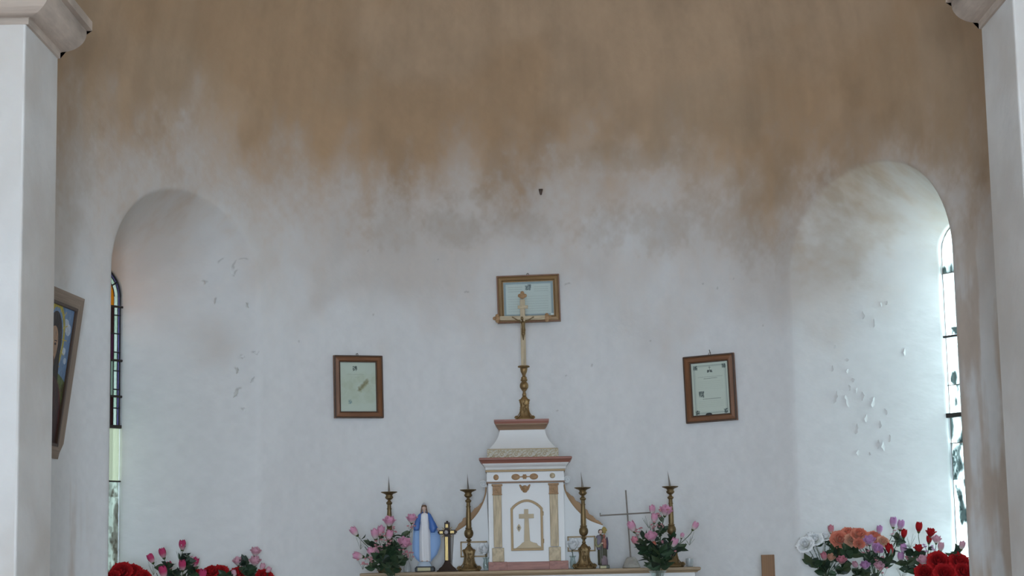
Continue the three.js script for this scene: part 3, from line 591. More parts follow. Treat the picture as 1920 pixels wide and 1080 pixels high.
// ------------------------------------------------------------------ baroque metal feet, candlesticks, crucifix
// three-sided foot; height 1, spread about 0.55 at the ground
function footParts(parent, mat, h, spread, dark) {
  const sec = [[0, 1.0], [0.06, 0.98], [0.12, 0.8], [0.2, 0.62], [0.34, 0.5], [0.5, 0.46], [0.62, 0.47], [0.7, 0.54], [0.78, 0.56], [0.85, 0.44], [0.92, 0.28], [1, 0.14]];
  const body = loft(sec.map(([y, r], i) => ellipseRing(y * h, r * spread, r * spread, 0, 0, 36, (a) => 0.84 + 0.16 * Math.cos(3 * (a - Math.PI / 3)) + (i > 1 && i < 9 ? 0.035 * Math.sin(9 * a + i) : 0))));
  const b = mesh('foot', body, mat, parent);
  for (let k = 0; k < 3; k++) {                      // scroll feet and shoulder scrolls on the three corners
    const a = Math.PI / 3 + k * Math.PI * 2 / 3, sp = [], s2 = [];
    for (let i = 0; i <= 22; i++) { const q = i / 22 * Math.PI * 3, r = spread * 0.2 * (1 - i / 28); sp.push(V(Math.sin(a) * (spread * 0.98 + r * Math.cos(q)), spread * 0.2 + r * Math.sin(q), Math.cos(a) * (spread * 0.98 + r * Math.cos(q))));
      const r2 = spread * 0.13 * (1 - i / 28); s2.push(V(Math.sin(a) * (spread * 0.5 + r2 * Math.cos(q)), h * 0.77 + r2 * Math.sin(q), Math.cos(a) * (spread * 0.5 + r2 * Math.cos(q)))); }
    mesh('scroll', [tube(sp, spread * 0.1, 30, 6), tube(s2, spread * 0.07, 26, 6), tube([[Math.sin(a) * spread * 0.95, spread * 0.3, Math.cos(a) * spread * 0.95], [Math.sin(a) * spread * 0.6, h * 0.3, Math.cos(a) * spread * 0.6], [Math.sin(a) * spread * 0.47, h * 0.55, Math.cos(a) * spread * 0.47], [Math.sin(a) * spread * 0.56, h * 0.74, Math.cos(a) * spread * 0.56]], spread * 0.055, 18, 6)], mat, b);
  }
  const boss = [];                                  // cast leaf relief on the three faces
  for (let k = 0; k < 42; k++) { const y = 0.06 + 0.78 * rnd(), a = rnd() * 6.283; let j = 0; while (sec[j + 1][0] < y) j++;
    const r = mixv(sec[j][1], sec[j + 1][1], (y - sec[j][0]) / (sec[j + 1][0] - sec[j][0])) * spread * (0.84 + 0.16 * Math.cos(3 * (a - Math.PI / 3))); boss.push(ball(spread * rr(0.05, 0.1), Math.sin(a) * r, y * h, Math.cos(a) * r, 1, rr(0.8, 1.6), 1, 7, 5)); }
  mesh('leaf_relief', boss, mat, b);
  const tor = new THREE.TorusGeometry(spread * 0.2, spread * 0.045, 8, 24); tor.scale(0.82, 1.15, 1); tor.rotateX(-0.12); tor.translate(0, h * 0.44, spread * 0.43);
  mesh('oval_medallion', [tor, ball(spread * 0.13, 0, h * 0.44, spread * 0.4, 0.8, 1.15, 0.5)], mat, b);
  return b;
}
function candlestick(pos, label, tilt) {
  const t = thing('pricket_candlestick', label, 'candlestick', pos, 0, undefined), s = 0.00068, Y = (y) => (1005 - y) * s;
  footParts(t, M.brass, 245 * s, 108 * s);
  mesh('stem', lathe([[0, 762], [14, 762], [20, 752], [12, 742], [13, 725], [26, 715], [26, 708], [14, 700], [16, 692], [30, 686]].map(([r, y]) => [r * s, Y(y)])), M.brass, t);
  mesh('knop', lathe([[16, 692], [30, 684], [41, 666], [44, 645], [41, 626], [32, 610], [26, 604]].map(([r, y]) => [r * s, Y(y)])), M.brass, t);
  mesh('shaft', lathe([[26, 606], [33, 602], [33, 594], [25, 590], [26, 560], [23, 450], [19, 400], [23, 396], [23, 388], [19, 384], [18, 352], [26, 348], [30, 338], [30, 330], [20, 324], [12, 310], [14, 304]].map(([r, y]) => [r * s, Y(y)])), M.brass, t);
  mesh('drip_pan', lathe([[10, 310], [26, 300], [38, 288], [40, 278], [34, 272], [30, 262], [40, 250], [60, 243], [78, 234], [80, 228], [76, 227], [50, 236], [10, 238], [0, 238]].map(([r, y]) => [r * s, Y(y)]), 28), M.brass, t);
  const sp = mesh('pricket', (() => { const g = new THREE.ConeGeometry(12 * s, 168 * s, 10); g.translate(0, 84 * s, 0); return g; })(), M.greyMetal, t, 'sharp iron spike for the candle');
  sp.position.y = Y(238); sp.rotation.z = tilt;
  return t;
}
candlestick([[-0.3927, 1.4868, -12.63][0], LEDGE, -12.63], 'ornate brass pricket candlestick between the small relic cross and the tabernacle', 0.03);
candlestick([[0.357, 1.4726, -12.63][0], LEDGE, -12.63], 'ornate brass pricket candlestick between the tabernacle and the small saint statuette', 0.08);
candlestick([[-0.9183, 1.4897, -12.74][0], LEDGE, -12.74], 'ornate brass pricket candlestick behind the pink bouquet next to the blue-mantled statue', 0.02);
candlestick([[0.938, 1.4891, -12.74][0], LEDGE, -12.74], 'ornate brass pricket candlestick with bent spike, behind the bouquet next to the iron cross', 0.13);

// small human figure from tapered capsules joined smoothly (marching cubes)
function figure(caps, size, res, center, blend) {       // caps: [ax,ay,az, ra, bx,by,bz, rb]
  const mc = new MarchingCubes(res, new THREE.MeshBasicMaterial(), false, false, 200000);
  mc.isolation = 0; const f = mc.field, h = res / 2;
  for (let z = 0; z < res; z++) for (let y = 0; y < res; y++) for (let x = 0; x < res; x++) {
    const px = (x - h) / h * size + center[0], py = (y - h) / h * size + center[1], pz = (z - h) / h * size + center[2]; let d = 1e3;
    for (const [ax, ay, az, ra, bx, by, bz, rb] of caps) {
      const ux = bx - ax, uy = by - ay, uz = bz - az, L = ux * ux + uy * uy + uz * uz || 1e-9, k = clamp(((px - ax) * ux + (py - ay) * uy + (pz - az) * uz) / L);
      const q = Math.hypot(px - ax - ux * k, py - ay - uy * k, pz - az - uz * k) - mixv(ra, rb, k);
      const m = clamp(0.5 + 0.5 * (d - q) / blend); d = mixv(d, q, m) - blend * m * (1 - m);
    }
    f[x + y * res + z * res * res] = -d / size;
  }
  mc.update();
  const g = new THREE.BufferGeometry(), n = mc.count;
  g.setAttribute('position', new THREE.BufferAttribute(mc.positionArray.slice(0, n * 3), 3));
  g.scale(size, size, size); g.translate(...center);
  const w = mergeVertices(g, size * 1e-5); w.computeVertexNormals();
  const ng = w.toNonIndexed(); ng.setAttribute('uv', new THREE.BufferAttribute(new Float32Array(ng.attributes.position.count * 2), 2)); return ng;
}
{ // standing crucifix on the tabernacle
  const s = 0.0035 / 3.484, Y = (y) => (1042 - y) * s, base = [[-0.0126, 2.4419, -12.68][0], LEDGE + 1010 * U, -12.68];
  const t = thing('standing_crucifix', 'gilded altar crucifix on a baroque foot standing atop the tabernacle', 'crucifix', base);
  footParts(t, M.gold, 165 * s, 62 * s);
  mesh('stem', lathe([[0, 885], [12, 885], [14, 872], [10, 862], [9, 850], [16, 846], [16, 838], [10, 834]].map(([r, y]) => [r * s, Y(y)])), M.gold, t);
  mesh('knop', lathe([[10, 846], [20, 838], [27, 826], [29, 814], [26, 800], [18, 790], [14, 786], [22, 782], [23, 774], [18, 768], [20, 762], [18, 758], [11, 752], [10, 744]].map(([r, y]) => [r * s, Y(y)])), M.gold, t);
  mesh('socket', lathe([[9, 750], [13, 738], [20, 724], [24, 706], [24, 696], [38, 692], [40, 686], [36, 682], [10, 682], [0, 682]].map(([r, y]) => [r * s, Y(y)])), M.gold, t);
  const cr = mesh('cross', [box(33 * s, (700 - 240) * s, 0.02, 0, Y(470), 0, 0.003), box(300 * s, 28 * s, 0.018, -2 * s, Y(363), 0.0005, 0.003)], M.goldPaint, t, 'gilded wooden cross');
  const tref = (x, y, rot) => mesh('trefoil', [[0, 26], [-17, 8], [17, 8], [0, 6]].map(([a, b], i) => { const c = Math.cos(rot), n = Math.sin(rot); return ball((i === 3 ? 21 : 13) * s, x + (a * c - b * n) * s, y + (a * n + b * c) * s, 0, 1, 1, 0.55, 12, 8); }), M.goldWood, cr);
  tref(0, Y(222), 0); tref(-160 * s, Y(363), Math.PI / 2); tref(152 * s, Y(363), -Math.PI / 2);
  mesh('title_plate', (() => { const g = box(68 * s, 22 * s, 0.004, 2 * s, Y(292), 0.013); g.rotateZ(0.0); return g; })(), M.goldPaint, cr);
  const k = s, z = 0.02, P = (x, y, dz = 0) => [x * k, Y(y), z + dz];
  const cap = (a, ra, b, rb) => [...a, ra * k, ...b, rb * k];
  mesh('corpus', figure([
    cap(P(-4, 372, 0.006), 9, P(-5, 366, 0.007), 8.5), cap(P(-2, 380), 5, P(0, 392), 6), cap(P(-12, 394), 5, P(14, 394), 5), cap(P(1, 400), 12, P(2, 424), 9), cap(P(2, 424), 9, P(3, 440), 11),
    cap(P(-14, 393), 5, P(-36, 378, -0.004), 4), cap(P(-36, 378, -0.004), 4, P(-62, 362, -0.008), 3.2), cap(P(-62, 362, -0.008), 3.2, P(-69, 358, -0.009), 4),
    cap(P(15, 393), 5, P(40, 379, -0.004), 4), cap(P(40, 379, -0.004), 4, P(64, 363, -0.008), 3.2), cap(P(64, 363, -0.008), 3.2, P(71, 360, -0.009), 4),
    cap(P(-1, 446), 8, P(-4, 472, 0.006), 6), cap(P(-4, 472, 0.006), 6, P(1, 500, -0.002), 4), cap(P(8, 446), 8, P(6, 472, 0.006), 6), cap(P(6, 472, 0.006), 6, P(1, 500, -0.002), 4), cap(P(1, 500, -0.002), 4, P(1, 511, 0.004), 3.5),
  ], 85 * k, 64, P(0, 435), 3 * k), M.brass, cr, 'small bronze figure with outstretched arms');
  mesh('loincloth', loft([ellipseRing(Y(452), 13 * k, 10 * k, 3 * k, z, 16, (a) => 1 + 0.08 * Math.sin(5 * a)), ellipseRing(Y(442), 13.5 * k, 11 * k, 3 * k, z, 16, (a) => 1 + 0.08 * Math.sin(5 * a)), ellipseRing(Y(432), 11 * k, 9 * k, 2 * k, z, 16)]), M.brass, cr);
}

// ------------------------------------------------------------------ statuettes and small altar pieces
{ // robed woman in a blue mantle on a globe
  const s = 0.0035 / 7.2, t = thing('statuette', 'statuette of a robed woman in white gown and open blue mantle', 'statuette', [[-0.6849, 1.4785, -12.7][0], LEDGE, -12.7]);
  const X = (x) => (x - 268) * s, Y = (y) => (1030 - y) * s;
  const bs = mesh('base', [box(265 * s, 60 * s, 170 * s, 0, 34 * s, 0, 0.006), box(240 * s, 20 * s, 150 * s, 0, 66 * s, 0, 0.004)], M.black, t, 'black base with a pale gold name plate');
  mesh('name_plate', box(175 * s, 46 * s, 0.004, X(258), Y(994), 87 * s, 0.001), M.plate, bs);
  mesh('globe', loft([[66, 95], [90, 92], [115, 80], [138, 60], [152, 30]].map(([y, r]) => ellipseRing(y * s, r * s * 1.05, r * s * 0.75, X(265), 0, 20))), M.globe, t, 'pale blue globe under the feet');
  const fold = (n, a, p) => (q) => 1 + a * Math.sin(n * q + p) + a * 0.5 * Math.sin((n + 4) * q + 2 * p);
  mesh('gown', loft([[892, 66, 44, 0], [880, 72, 50, 0], [800, 74, 48, 0.3], [700, 72, 46, 0.6], [600, 72, 46, 0.8], [500, 70, 45, 1], [430, 64, 44, 1.2], [370, 55, 38, 1.3], [330, 60, 42, 1.3], [290, 64, 42, 1.3], [262, 60, 36, 1.3], [246, 34, 24, 1.3], [238, 18, 16, 1.3]].map(([y, rx, rz, p], i) => ellipseRing(Y(y), rx * s, rz * s, X(270), 4 * s, 40, i < 8 ? fold(9, 0.05, p) : null))), M.gown, t, 'long white gown');
  mesh('foot', [ball(16 * s, X(235), Y(884), 44 * s, 0.8, 0.55, 1.5), ball(16 * s, X(300), Y(884), 44 * s, 0.8, 0.55, 1.5)], M.skin, t);
  // mantle lining: crescent shell opening to the front
  const cres = (y, xl, xr, zb, zf, th) => { const r = [], n = 16, c = (xl + xr) / 2, hw = (xr - xl) / 2; for (let i = 0; i <= n; i++) { const a = Math.PI * i / n; r.push([X(c - hw * Math.cos(a)), Y(y), (zf - (zf + zb) * Math.sin(a) ** 0.75) * s]); }
    for (let i = n; i >= 0; i--) { const a = Math.PI * i / n; r.push([X(c - (hw - th) * Math.cos(a)), Y(y), (zf + 2 - (zf + zb - th) * Math.sin(a) ** 0.75) * s]); } return r; };
  mesh('mantle_lining', loft([[905, 205, 335, 40, 10], [860, 150, 380, 60, 22], [790, 108, 440, 70, 30], [700, 100, 474, 74, 34], [630, 104, 488, 72, 34], [540, 112, 478, 68, 34], [470, 118, 450, 60, 36], [400, 150, 412, 50, 30]].map(([y, a, b, zb, zf]) => cres(y, a, b, zb, zf, 10))), M.lining, t, 'light blue inside of the mantle');
  const mt = mesh('mantle', loft([[462, 112, 448, 70, 26], [440, 106, 448, 70, 30], [380, 132, 420, 62, 28], [300, 176, 372, 56, 22], [250, 205, 338, 48, 14], [225, 226, 312, 40, 4]].map(([y, a, b, zb, zf]) => cres(y, a, b, zb, zf, 16))), M.mantle, t, 'deep blue mantle over the shoulders');
  const sleeve = (pts) => loft(pts.map(([x, y, rx, rz, z]) => ellipseRing(Y(y), rx * s, rz * s, X(x), z * s, 18, fold(5, 0.07, y / 40))));
  mesh('sleeve', sleeve([[158, 474, 30, 26, 40], [156, 440, 46, 34, 40], [168, 380, 40, 34, 34], [190, 310, 30, 30, 22], [214, 256, 22, 24, 8], [228, 238, 12, 14, 2]]), M.mantle, mt);
  mesh('sleeve', sleeve([[380, 506, 26, 26, 40], [384, 450, 50, 36, 40], [374, 380, 42, 36, 34], [352, 310, 30, 30, 22], [332, 256, 22, 24, 8], [318, 238, 12, 14, 2]]), M.mantle, mt);
  const hand = (x, y, dx, dy) => { const g = [ball(11 * s, X(x), Y(y), 52 * s, 1, 1.15, 0.6), rod([X(x - dx * 24), Y(y - 22), 44 * s], [X(x), Y(y), 52 * s], 9 * s, 8, 7 * s)];
    for (let k = 0; k < 4; k++) g.push(rod([X(x + (k - 1.5) * 5), Y(y + 6), 53 * s], [X(x + (k - 1.5) * 6 + dx * 10), Y(y + 26 - Math.abs(k - 1.5) * 3), 56 * s], 3.2 * s, 6, 2.4 * s)); g.push(rod([X(x - dx * 9), Y(y), 54 * s], [X(x - dx * 12), Y(y + 16), 58 * s], 3.2 * s, 6, 2.6 * s)); return g; };
  mesh('hand', hand(118, 440, -1), M.skin, t); mesh('hand', hand(462, 476, 1), M.skin, t);
  const head = figure([[X(266), Y(180), 14 * s, 30 * s, X(266), Y(168), 12 * s, 31 * s], [X(266), Y(205), 18 * s, 19 * s, X(266), Y(218), 20 * s, 11 * s], [X(266), Y(182), 42 * s, 3.5 * s, X(266), Y(194), 49 * s, 5 * s], [X(258), Y(209), 33 * s, 3 * s, X(274), Y(209), 33 * s, 3 * s], [X(267), Y(215), 5 * s, 15 * s, X(268), Y(250), 4 * s, 18 * s]], 72 * s, 56, [X(266), Y(195), 14 * s], 5 * s);
  const hd = mesh('head', head, M.skin, t);
  mesh('eye', [ball(3.4 * s, X(255), Y(182), 38 * s, 1.4, 0.8, 0.8, 8, 6), ball(3.4 * s, X(277), Y(182), 38 * s, 1.4, 0.8, 0.8, 8, 6)], M.hair, hd); mesh('lips', ball(5 * s, X(266), Y(209), 35 * s, 1.3, 0.4, 0.6, 8, 6), std([0.45, 0.16, 0.14], 0.5), hd);
  mesh('hair', [loft([[252, 214, 232], [215, 220, 240], [175, 226, 246], [146, 240, 258]].map(([y, a, b]) => ellipseRing(Y(y), (b - a) / 2 * s, 16 * s, X((a + b) / 2), 10 * s, 10))), loft([[252, 300, 318], [215, 292, 312], [175, 287, 306], [146, 274, 292]].map(([y, a, b]) => ellipseRing(Y(y), (b - a) / 2 * s, 16 * s, X((a + b) / 2), 10 * s, 10))), ball(38 * s, X(266), Y(158), 4 * s, 1, 0.8, 1)], M.hair, hd);
  mesh('veil', (() => { const r = []; for (const [y, w, zb, zf] of [[250, 54, 40, 0], [200, 49, 42, 4], [160, 46, 42, 12], [130, 38, 36, 16], [112, 22, 22, 10], [106, 8, 8, 2]]) r.push(cres(y, 266 - w, 266 + w, zb, zf, 7)); return loft(r); })(), M.gown, hd, 'white head veil');
}
{ // dark relic cross
  const s = 0.0035 / 7.2, t = thing('relic_cross', 'small dark wooden relic cross with gold inlays and a round glass centre', 'cross', [[-0.5313, 1.476, -12.535][0], LEDGE, -12.535]);
  const X = (x) => (x - 578) * s, Y = (y) => (1028 - y) * s;
  mesh('base', loft([[1028, 138, 60], [1012, 138, 60], [1006, 120, 54], [985, 108, 50], [960, 74, 40], [930, 52, 32], [900, 38, 26], [880, 34, 24]].map(([y, a, b]) => [[-a * s, Y(y), b * s], [a * s, Y(y), b * s], [a * s, Y(y), -b * s], [-a * s, Y(y), -b * s]])), M.darkWood, t);
  const c = mesh('cross', [box(84 * s, 420 * s, 34 * s, X(584), Y(700), 0, 0.002), box(72 * s, 160 * s, 34 * s, X(582), Y(458), 0, 0.002), box(225 * s, 58 * s, 34 * s, X(582), Y(508), 0, 0.002), ball(16 * s, X(583), Y(372), 0, 1, 1, 1, 10, 8), ball(14 * s, X(700), Y(507), 0), ball(14 * s, X(468), Y(510), 0)], M.darkWood, t);
  mesh('inlay', [box(38 * s, 310 * s, 4 * s, X(572), Y(725), 18 * s, 0), box(34 * s, 46 * s, 4 * s, X(578), Y(425), 18 * s, 0), box(44 * s, 32 * s, 4 * s, X(502), Y(510), 18 * s, 0), box(52 * s, 32 * s, 4 * s, X(648), Y(507), 18 * s, 0)], M.inlay, c, 'golden inlay strips');
  const m = mesh('relic_medallion', [(() => { const g = new THREE.TorusGeometry(33 * s, 7 * s, 8, 24); g.translate(X(570), Y(508), 20 * s); return g; })()], M.darkWood, c);
  mesh('relic_glass', ball(30 * s, X(570), Y(508), 17 * s, 1, 1, 0.35), std([0.3, 0.27, 0.27], 0.15), m, 'grey domed glass');
  const rays = []; for (const [a, b] of [[-1, 1], [1, 1], [1, -1], [-1, -1]]) for (let k = -1; k <= 1; k++) { const q = Math.atan2(b, a) + k * 0.3, L = (k ? 78 : 96) * s; rays.push(rod([X(578) + Math.cos(q) * 30 * s, Y(508) + Math.sin(q) * 30 * s, 0], [X(578) + Math.cos(q) * L, Y(508) + Math.sin(q) * L, 0], 10 * s, 6, 3 * s)); }
  mesh('rays', rays, M.inlay, c, 'golden rays between the arms');
}
{ // saint with child
  const s = 0.0035 / 9, t = thing('statuette', 'small painted statuette of a bearded man carrying a child', 'statuette', [[0.4776, 1.4841, -12.6][0], LEDGE, -12.6]);
  const X = (x) => (x - 300) * s, Y = (y) => (955 - y) * s, f = (n, a, p) => (q) => 1 + a * Math.sin(n * q + p);
  const bs = mesh('base', box(165 * s, 58 * s, 150 * s, X(322), Y(926), 0, 0.004), std([0.07, 0.075, 0.045], 0.5), t); mesh('name_plate', box(105 * s, 40 * s, 0.003, X(298), Y(930), 76 * s, 0.001), M.plate, bs);
  mesh('robe', loft([[896, 78, 52], [840, 76, 52], [740, 76, 52], [640, 74, 50], [560, 72, 48], [480, 70, 44], [430, 64, 38], [405, 42, 30], [392, 22, 20]].map(([y, a, b], i) => ellipseRing(Y(y), a * s, b * s, X(i > 4 ? 280 : 292), 0, 32, i < 6 ? f(8, 0.06, i * 0.5) : null))), std([0.065, 0.06, 0.035], 0.5), t, 'dark olive robe');
  mesh('tunic', loft([[640, 40, 30], [560, 52, 40], [480, 54, 40], [420, 46, 34], [400, 24, 22]].map(([y, a, b]) => ellipseRing(Y(y), a * s, b * s, X(240), 14 * s, 20, f(6, 0.05, y)))), std([0.17, 0.145, 0.19], 0.5), t, 'grey violet tunic');
  mesh('hem', loft([[896, 70, 46], [800, 64, 50], [740, 40, 44]].map(([y, a, b]) => ellipseRing(Y(y), a * s, b * s, X(312), 10 * s, 20, f(9, 0.06, y)))), std([0.2, 0.145, 0.16], 0.5), t);
  mesh('arm', [tube([[X(205), Y(450), 20 * s], [X(186), Y(540), 40 * s], [X(225), Y(590), 60 * s], [X(275), Y(545), 66 * s]], 22 * s, 20, 8)], std([0.24, 0.23, 0.13], 0.5), t, 'pale yellow sleeve');
  mesh('hand', [ball(13 * s, X(280), Y(535), 70 * s, 1, 0.8, 0.8), ...[0, 1, 2, 3].map((k) => rod([X(284), Y(545 - 6 * k), 74 * s], [X(306), Y(542 - 7 * k), 70 * s], 4 * s, 6))], M.skin, t);
  const h = mesh('head', figure([[X(268), Y(350), 10 * s, 28 * s, X(268), Y(338), 8 * s, 30 * s], [X(268), Y(372), 18 * s, 17 * s, X(268), Y(380), 20 * s, 13 * s], [X(268), Y(350), 38 * s, 3 * s, X(268), Y(362), 44 * s, 5 * s], [X(268), Y(385), 4 * s, 14 * s, X(268), Y(410), 2 * s, 16 * s]], 70 * s, 40, [X(268), Y(362), 10 * s], 5 * s), M.skin, t);
  mesh('hair', [ball(33 * s, X(266), Y(328), 0, 1.02, 0.85, 1), ball(20 * s, X(242), Y(345), -2 * s, 0.6, 1.4, 1), ball(20 * s, X(294), Y(345), -2 * s, 0.6, 1.4, 1)], M.darkWood, h); mesh('beard', ball(17 * s, X(268), Y(386), 24 * s, 1.1, 0.9, 0.7), M.hair, h);
  mesh('eye', [ball(3.4 * s, X(258), Y(350), 36 * s, 1.3, 0.8, 0.8, 8, 6), ball(3.4 * s, X(279), Y(350), 36 * s, 1.3, 0.8, 0.8, 8, 6)], M.black, h);
  const ch = mesh('child', [figure([[X(325), Y(420), 44 * s, 24 * s, X(325), Y(412), 42 * s, 24 * s], [X(325), Y(445), 44 * s, 12 * s, X(326), Y(470), 42 * s, 26 * s], [X(326), Y(470), 42 * s, 26 * s, X(330), Y(560), 44 * s, 34 * s], [X(306), Y(470), 52 * s, 11 * s, X(290), Y(505), 66 * s, 9 * s], [X(346), Y(470), 52 * s, 11 * s, X(352), Y(510), 62 * s, 9 * s], [X(322), Y(560), 52 * s, 20 * s, X(318), Y(610), 60 * s, 11 * s], [X(340), Y(560), 52 * s, 20 * s, X(344), Y(612), 58 * s, 11 * s]], 130 * s, 56, [X(325), Y(505), 46 * s], 5 * s)], std([0.3, 0.11, 0.08], 0.5), t, 'child in a salmon red robe');
  mesh('mantle', loft([[640, 14, 20], [560, 22, 40], [500, 22, 44], [450, 14, 30], [430, 6, 10]].map(([y, a, b]) => ellipseRing(Y(y), a * s, b * s, X(374), 0, 14))), std([0.08, 0.05, 0.09], 0.5), t);
  mesh('staff', [rod([X(335), Y(900), -30 * s], [X(335), Y(330), -34 * s], 8 * s, 8), ...[0, 1, 2, 3, 4].map((k) => { const g = ball(1, 0, 0, 0, 16 * s, 42 * s, 12 * s, 8, 8); g.rotateZ((k - 2) * 0.25); g.translate(X(333 + (k - 2) * 12), Y(300 + (k % 2) * 30), -34 * s); return g; })], std([0.38, 0.27, 0.07], 0.5), t, 'golden lily staff');
}
{ // thin iron cross in a plaster cone
  const s = 0.0035 / 5.1417, t = thing('iron_cross', 'thin bare iron cross stuck in a cone of grey plaster', 'cross', [[0.6609, 1.4772, -12.6][0], LEDGE, -12.6]);
  const X = (x) => (x - 535) * s, Y = (y) => (1002 - y) * s;
  mesh('plaster_cone', lathe([[0, 1002], [84, 1002], [85, 992], [76, 968], [62, 938], [48, 912], [36, 900], [0, 898]].map(([r, y]) => [r * s, Y(y)])), M.stone, t, 'grey cone of plaster');
  mesh('upright', rod([X(530), Y(905), 0], [X(500), Y(262), 0], 7.5 * s, 10), M.greyMetal, t); mesh('cross_bar', [rod([X(245), Y(500), 0.012], [X(740), Y(480), 0.012], 7 * s, 10), rod([X(249), Y(505), 0.012], [X(249), Y(474), 0.012], 5 * s, 8)], M.greyMetal, t);
}
{ // glass figurine and votive glass
  const s = 0.00065, g0 = phys([0.78, 0.8, 0.8], 0.15, { transmission: 0.75, thickness: 0, ior: 1.45 });
  const a = thing('glass_bottle', 'small clear glass bottle between the pink bouquet and the blue-mantled statue', 'bottle', [[-0.7964, 1.4807, -12.64][0], LEDGE, -12.64]);
  mesh('bottle', lathe([[0, 0], [36, 0], [40, 8], [36, 50], [24, 95], [15, 118], [12, 132], [15, 138]].map(([r, y]) => [r * s, y * s]), 20), g0, a); mesh('stopper', lathe([[12, 134], [17, 140], [18, 152], [12, 160], [14, 170], [8, 178], [0, 180]].map(([r, y]) => [r * s, y * s]), 16), g0, a);
  const b = thing('votive_glass', 'empty frosted votive glass at the ledge end beside the bent-spike candlestick', 'glass', [[1.0398, 1.4802, -12.62][0], LEDGE, -12.62]);
  mesh('glass', lathe([[0, 0], [30, 0], [34, 4], [39, 86], [36, 86], [31, 8], [0, 6]].map(([r, y]) => [r * s, y * s]), 24), g0, b); mesh('wax', lathe([[0, 7], [30, 7], [32, 26], [0, 26]].map(([r, y]) => [r * s, y * s]), 20), M.gown, b);
}

// ------------------------------------------------------------------ framed pictures
function paperTex(kind) {
  return canvasTex(kind === 2 ? 512 : 384, kind === 2 ? 384 : 512, (c, w, h) => {
    c.fillStyle = ['#d2d6ca', '#d8dad0', '#ccd3d4'][kind]; c.fillRect(0, 0, w, h);
    const line = (x, y, l, t, a) => { c.fillStyle = `rgba(70,75,75,${a})`; let q = x; while (q < x + l) { const k = 4 + rnd() * 14; c.fillRect(q, y + rnd() * 1.5, Math.min(k, x + l - q), t); q += k + 3; } };
    const seal = (x, y, r, col) => { c.fillStyle = col; for (let k = 0; k < 40; k++) { c.beginPath(); c.arc(x + (rnd() - 0.5) * r * 1.5, y + (rnd() - 0.5) * r * 1.7, r * 0.22, 0, 7); c.fill(); } };
    if (kind === 0) {
      seal(0.42 * w, 0.13 * h, 26, 'rgba(70,78,74,0.5)'); line(0.22 * w, 0.245 * h, 0.45 * w, 3, 0.3); line(0.42 * w, 0.3 * h, 0.12 * w, 3, 0.25); seal(0.28 * w, 0.8 * h, 24, 'rgba(110,135,145,0.28)');
      for (let k = 0; k < 120; k++) { const q = rnd(); c.fillStyle = `rgba(122,104,62,${0.05 + 0.08 * rnd()})`; c.beginPath(); c.ellipse((0.52 + 0.26 * q) * w + (rnd() - 0.5) * 40, (0.58 - 0.22 * q) * h + (rnd() - 0.5) * 36, 6 + 16 * rnd(), 4 + 12 * rnd(), rnd() * 3, 0, 7); c.fill(); }
      for (let k = 0; k < 60; k++) { c.fillStyle = 'rgba(150,130,90,0.03)'; c.beginPath(); c.arc(rnd() * w, (0.2 + 0.6 * rnd()) * h, 20 + 40 * rnd(), 0, 7); c.fill(); }
    } else if (kind === 1) {
      c.strokeStyle = '#7c8784'; c.lineWidth = 7; c.setLineDash([7, 4]); c.strokeRect(0.075 * w, 0.06 * h, 0.85 * w, 0.9 * h); c.setLineDash([]); c.lineWidth = 1.5; c.strokeRect(0.105 * w, 0.08 * h, 0.79 * w, 0.86 * h);
      for (const [x, y] of [[0.12, 0.09], [0.88, 0.09], [0.12, 0.94], [0.88, 0.94]]) seal(x * w, y * h, 24, 'rgba(60,70,70,0.4)');
      seal(0.46 * w, 0.17 * h, 13, 'rgba(50,55,55,0.6)'); seal(0.54 * w, 0.17 * h, 13, 'rgba(50,55,55,0.6)'); c.fillStyle = 'rgba(50,55,55,0.7)'; c.fillRect(0.495 * w, 0.07 * h, 4, 56); c.fillRect(0.47 * w, 0.095 * h, 24, 4);
      line(0.18 * w, 0.27 * h, 0.66 * w, 3, 0.45); line(0.33 * w, 0.3 * h, 0.36 * w, 5, 0.55); for (let k = 0; k < 5; k++) line(0.16 * w, (0.36 + 0.035 * k) * h, 0.68 * w, 2, 0.18);
      seal(0.25 * w, 0.6 * h, 30, 'rgba(60,70,70,0.42)'); line(0.28 * w, 0.685 * h, 0.48 * w, 6, 0.5); for (let k = 0; k < 4; k++) line(0.16 * w, (0.73 + 0.035 * k) * h, 0.66 * w, 2, 0.2);
      c.fillStyle = '#16191a'; c.beginPath(); c.ellipse(0.42 * w, h * 0.992, 34, 18, 0, 0, 7); c.fill();
    } else {
      c.strokeStyle = '#a3b0b8'; c.lineWidth = 20; c.strokeRect(16, 16, w - 32, h - 32); c.fillStyle = '#d2d8d6'; c.fillRect(30, 30, w - 60, h - 60);
      seal(0.5 * w, 0.16 * h, 36, 'rgba(85,95,100,0.4)'); for (let k = 0; k < 3; k++) { line(0.1 * w, (0.15 + 0.06 * k) * h, 0.28 * w, 4, 0.35); line(0.62 * w, (0.15 + 0.06 * k) * h, 0.28 * w, 4, 0.3); }
      for (let k = 0; k < 7; k++) line(0.09 * w, (0.42 + 0.07 * k) * h, 0.8 * w, 3, 0.26); c.fillStyle = '#eef2f2'; c.fillRect(0.93 * w, 0.93 * h, 0.06 * w, 0.05 * h);
    }
  });
}
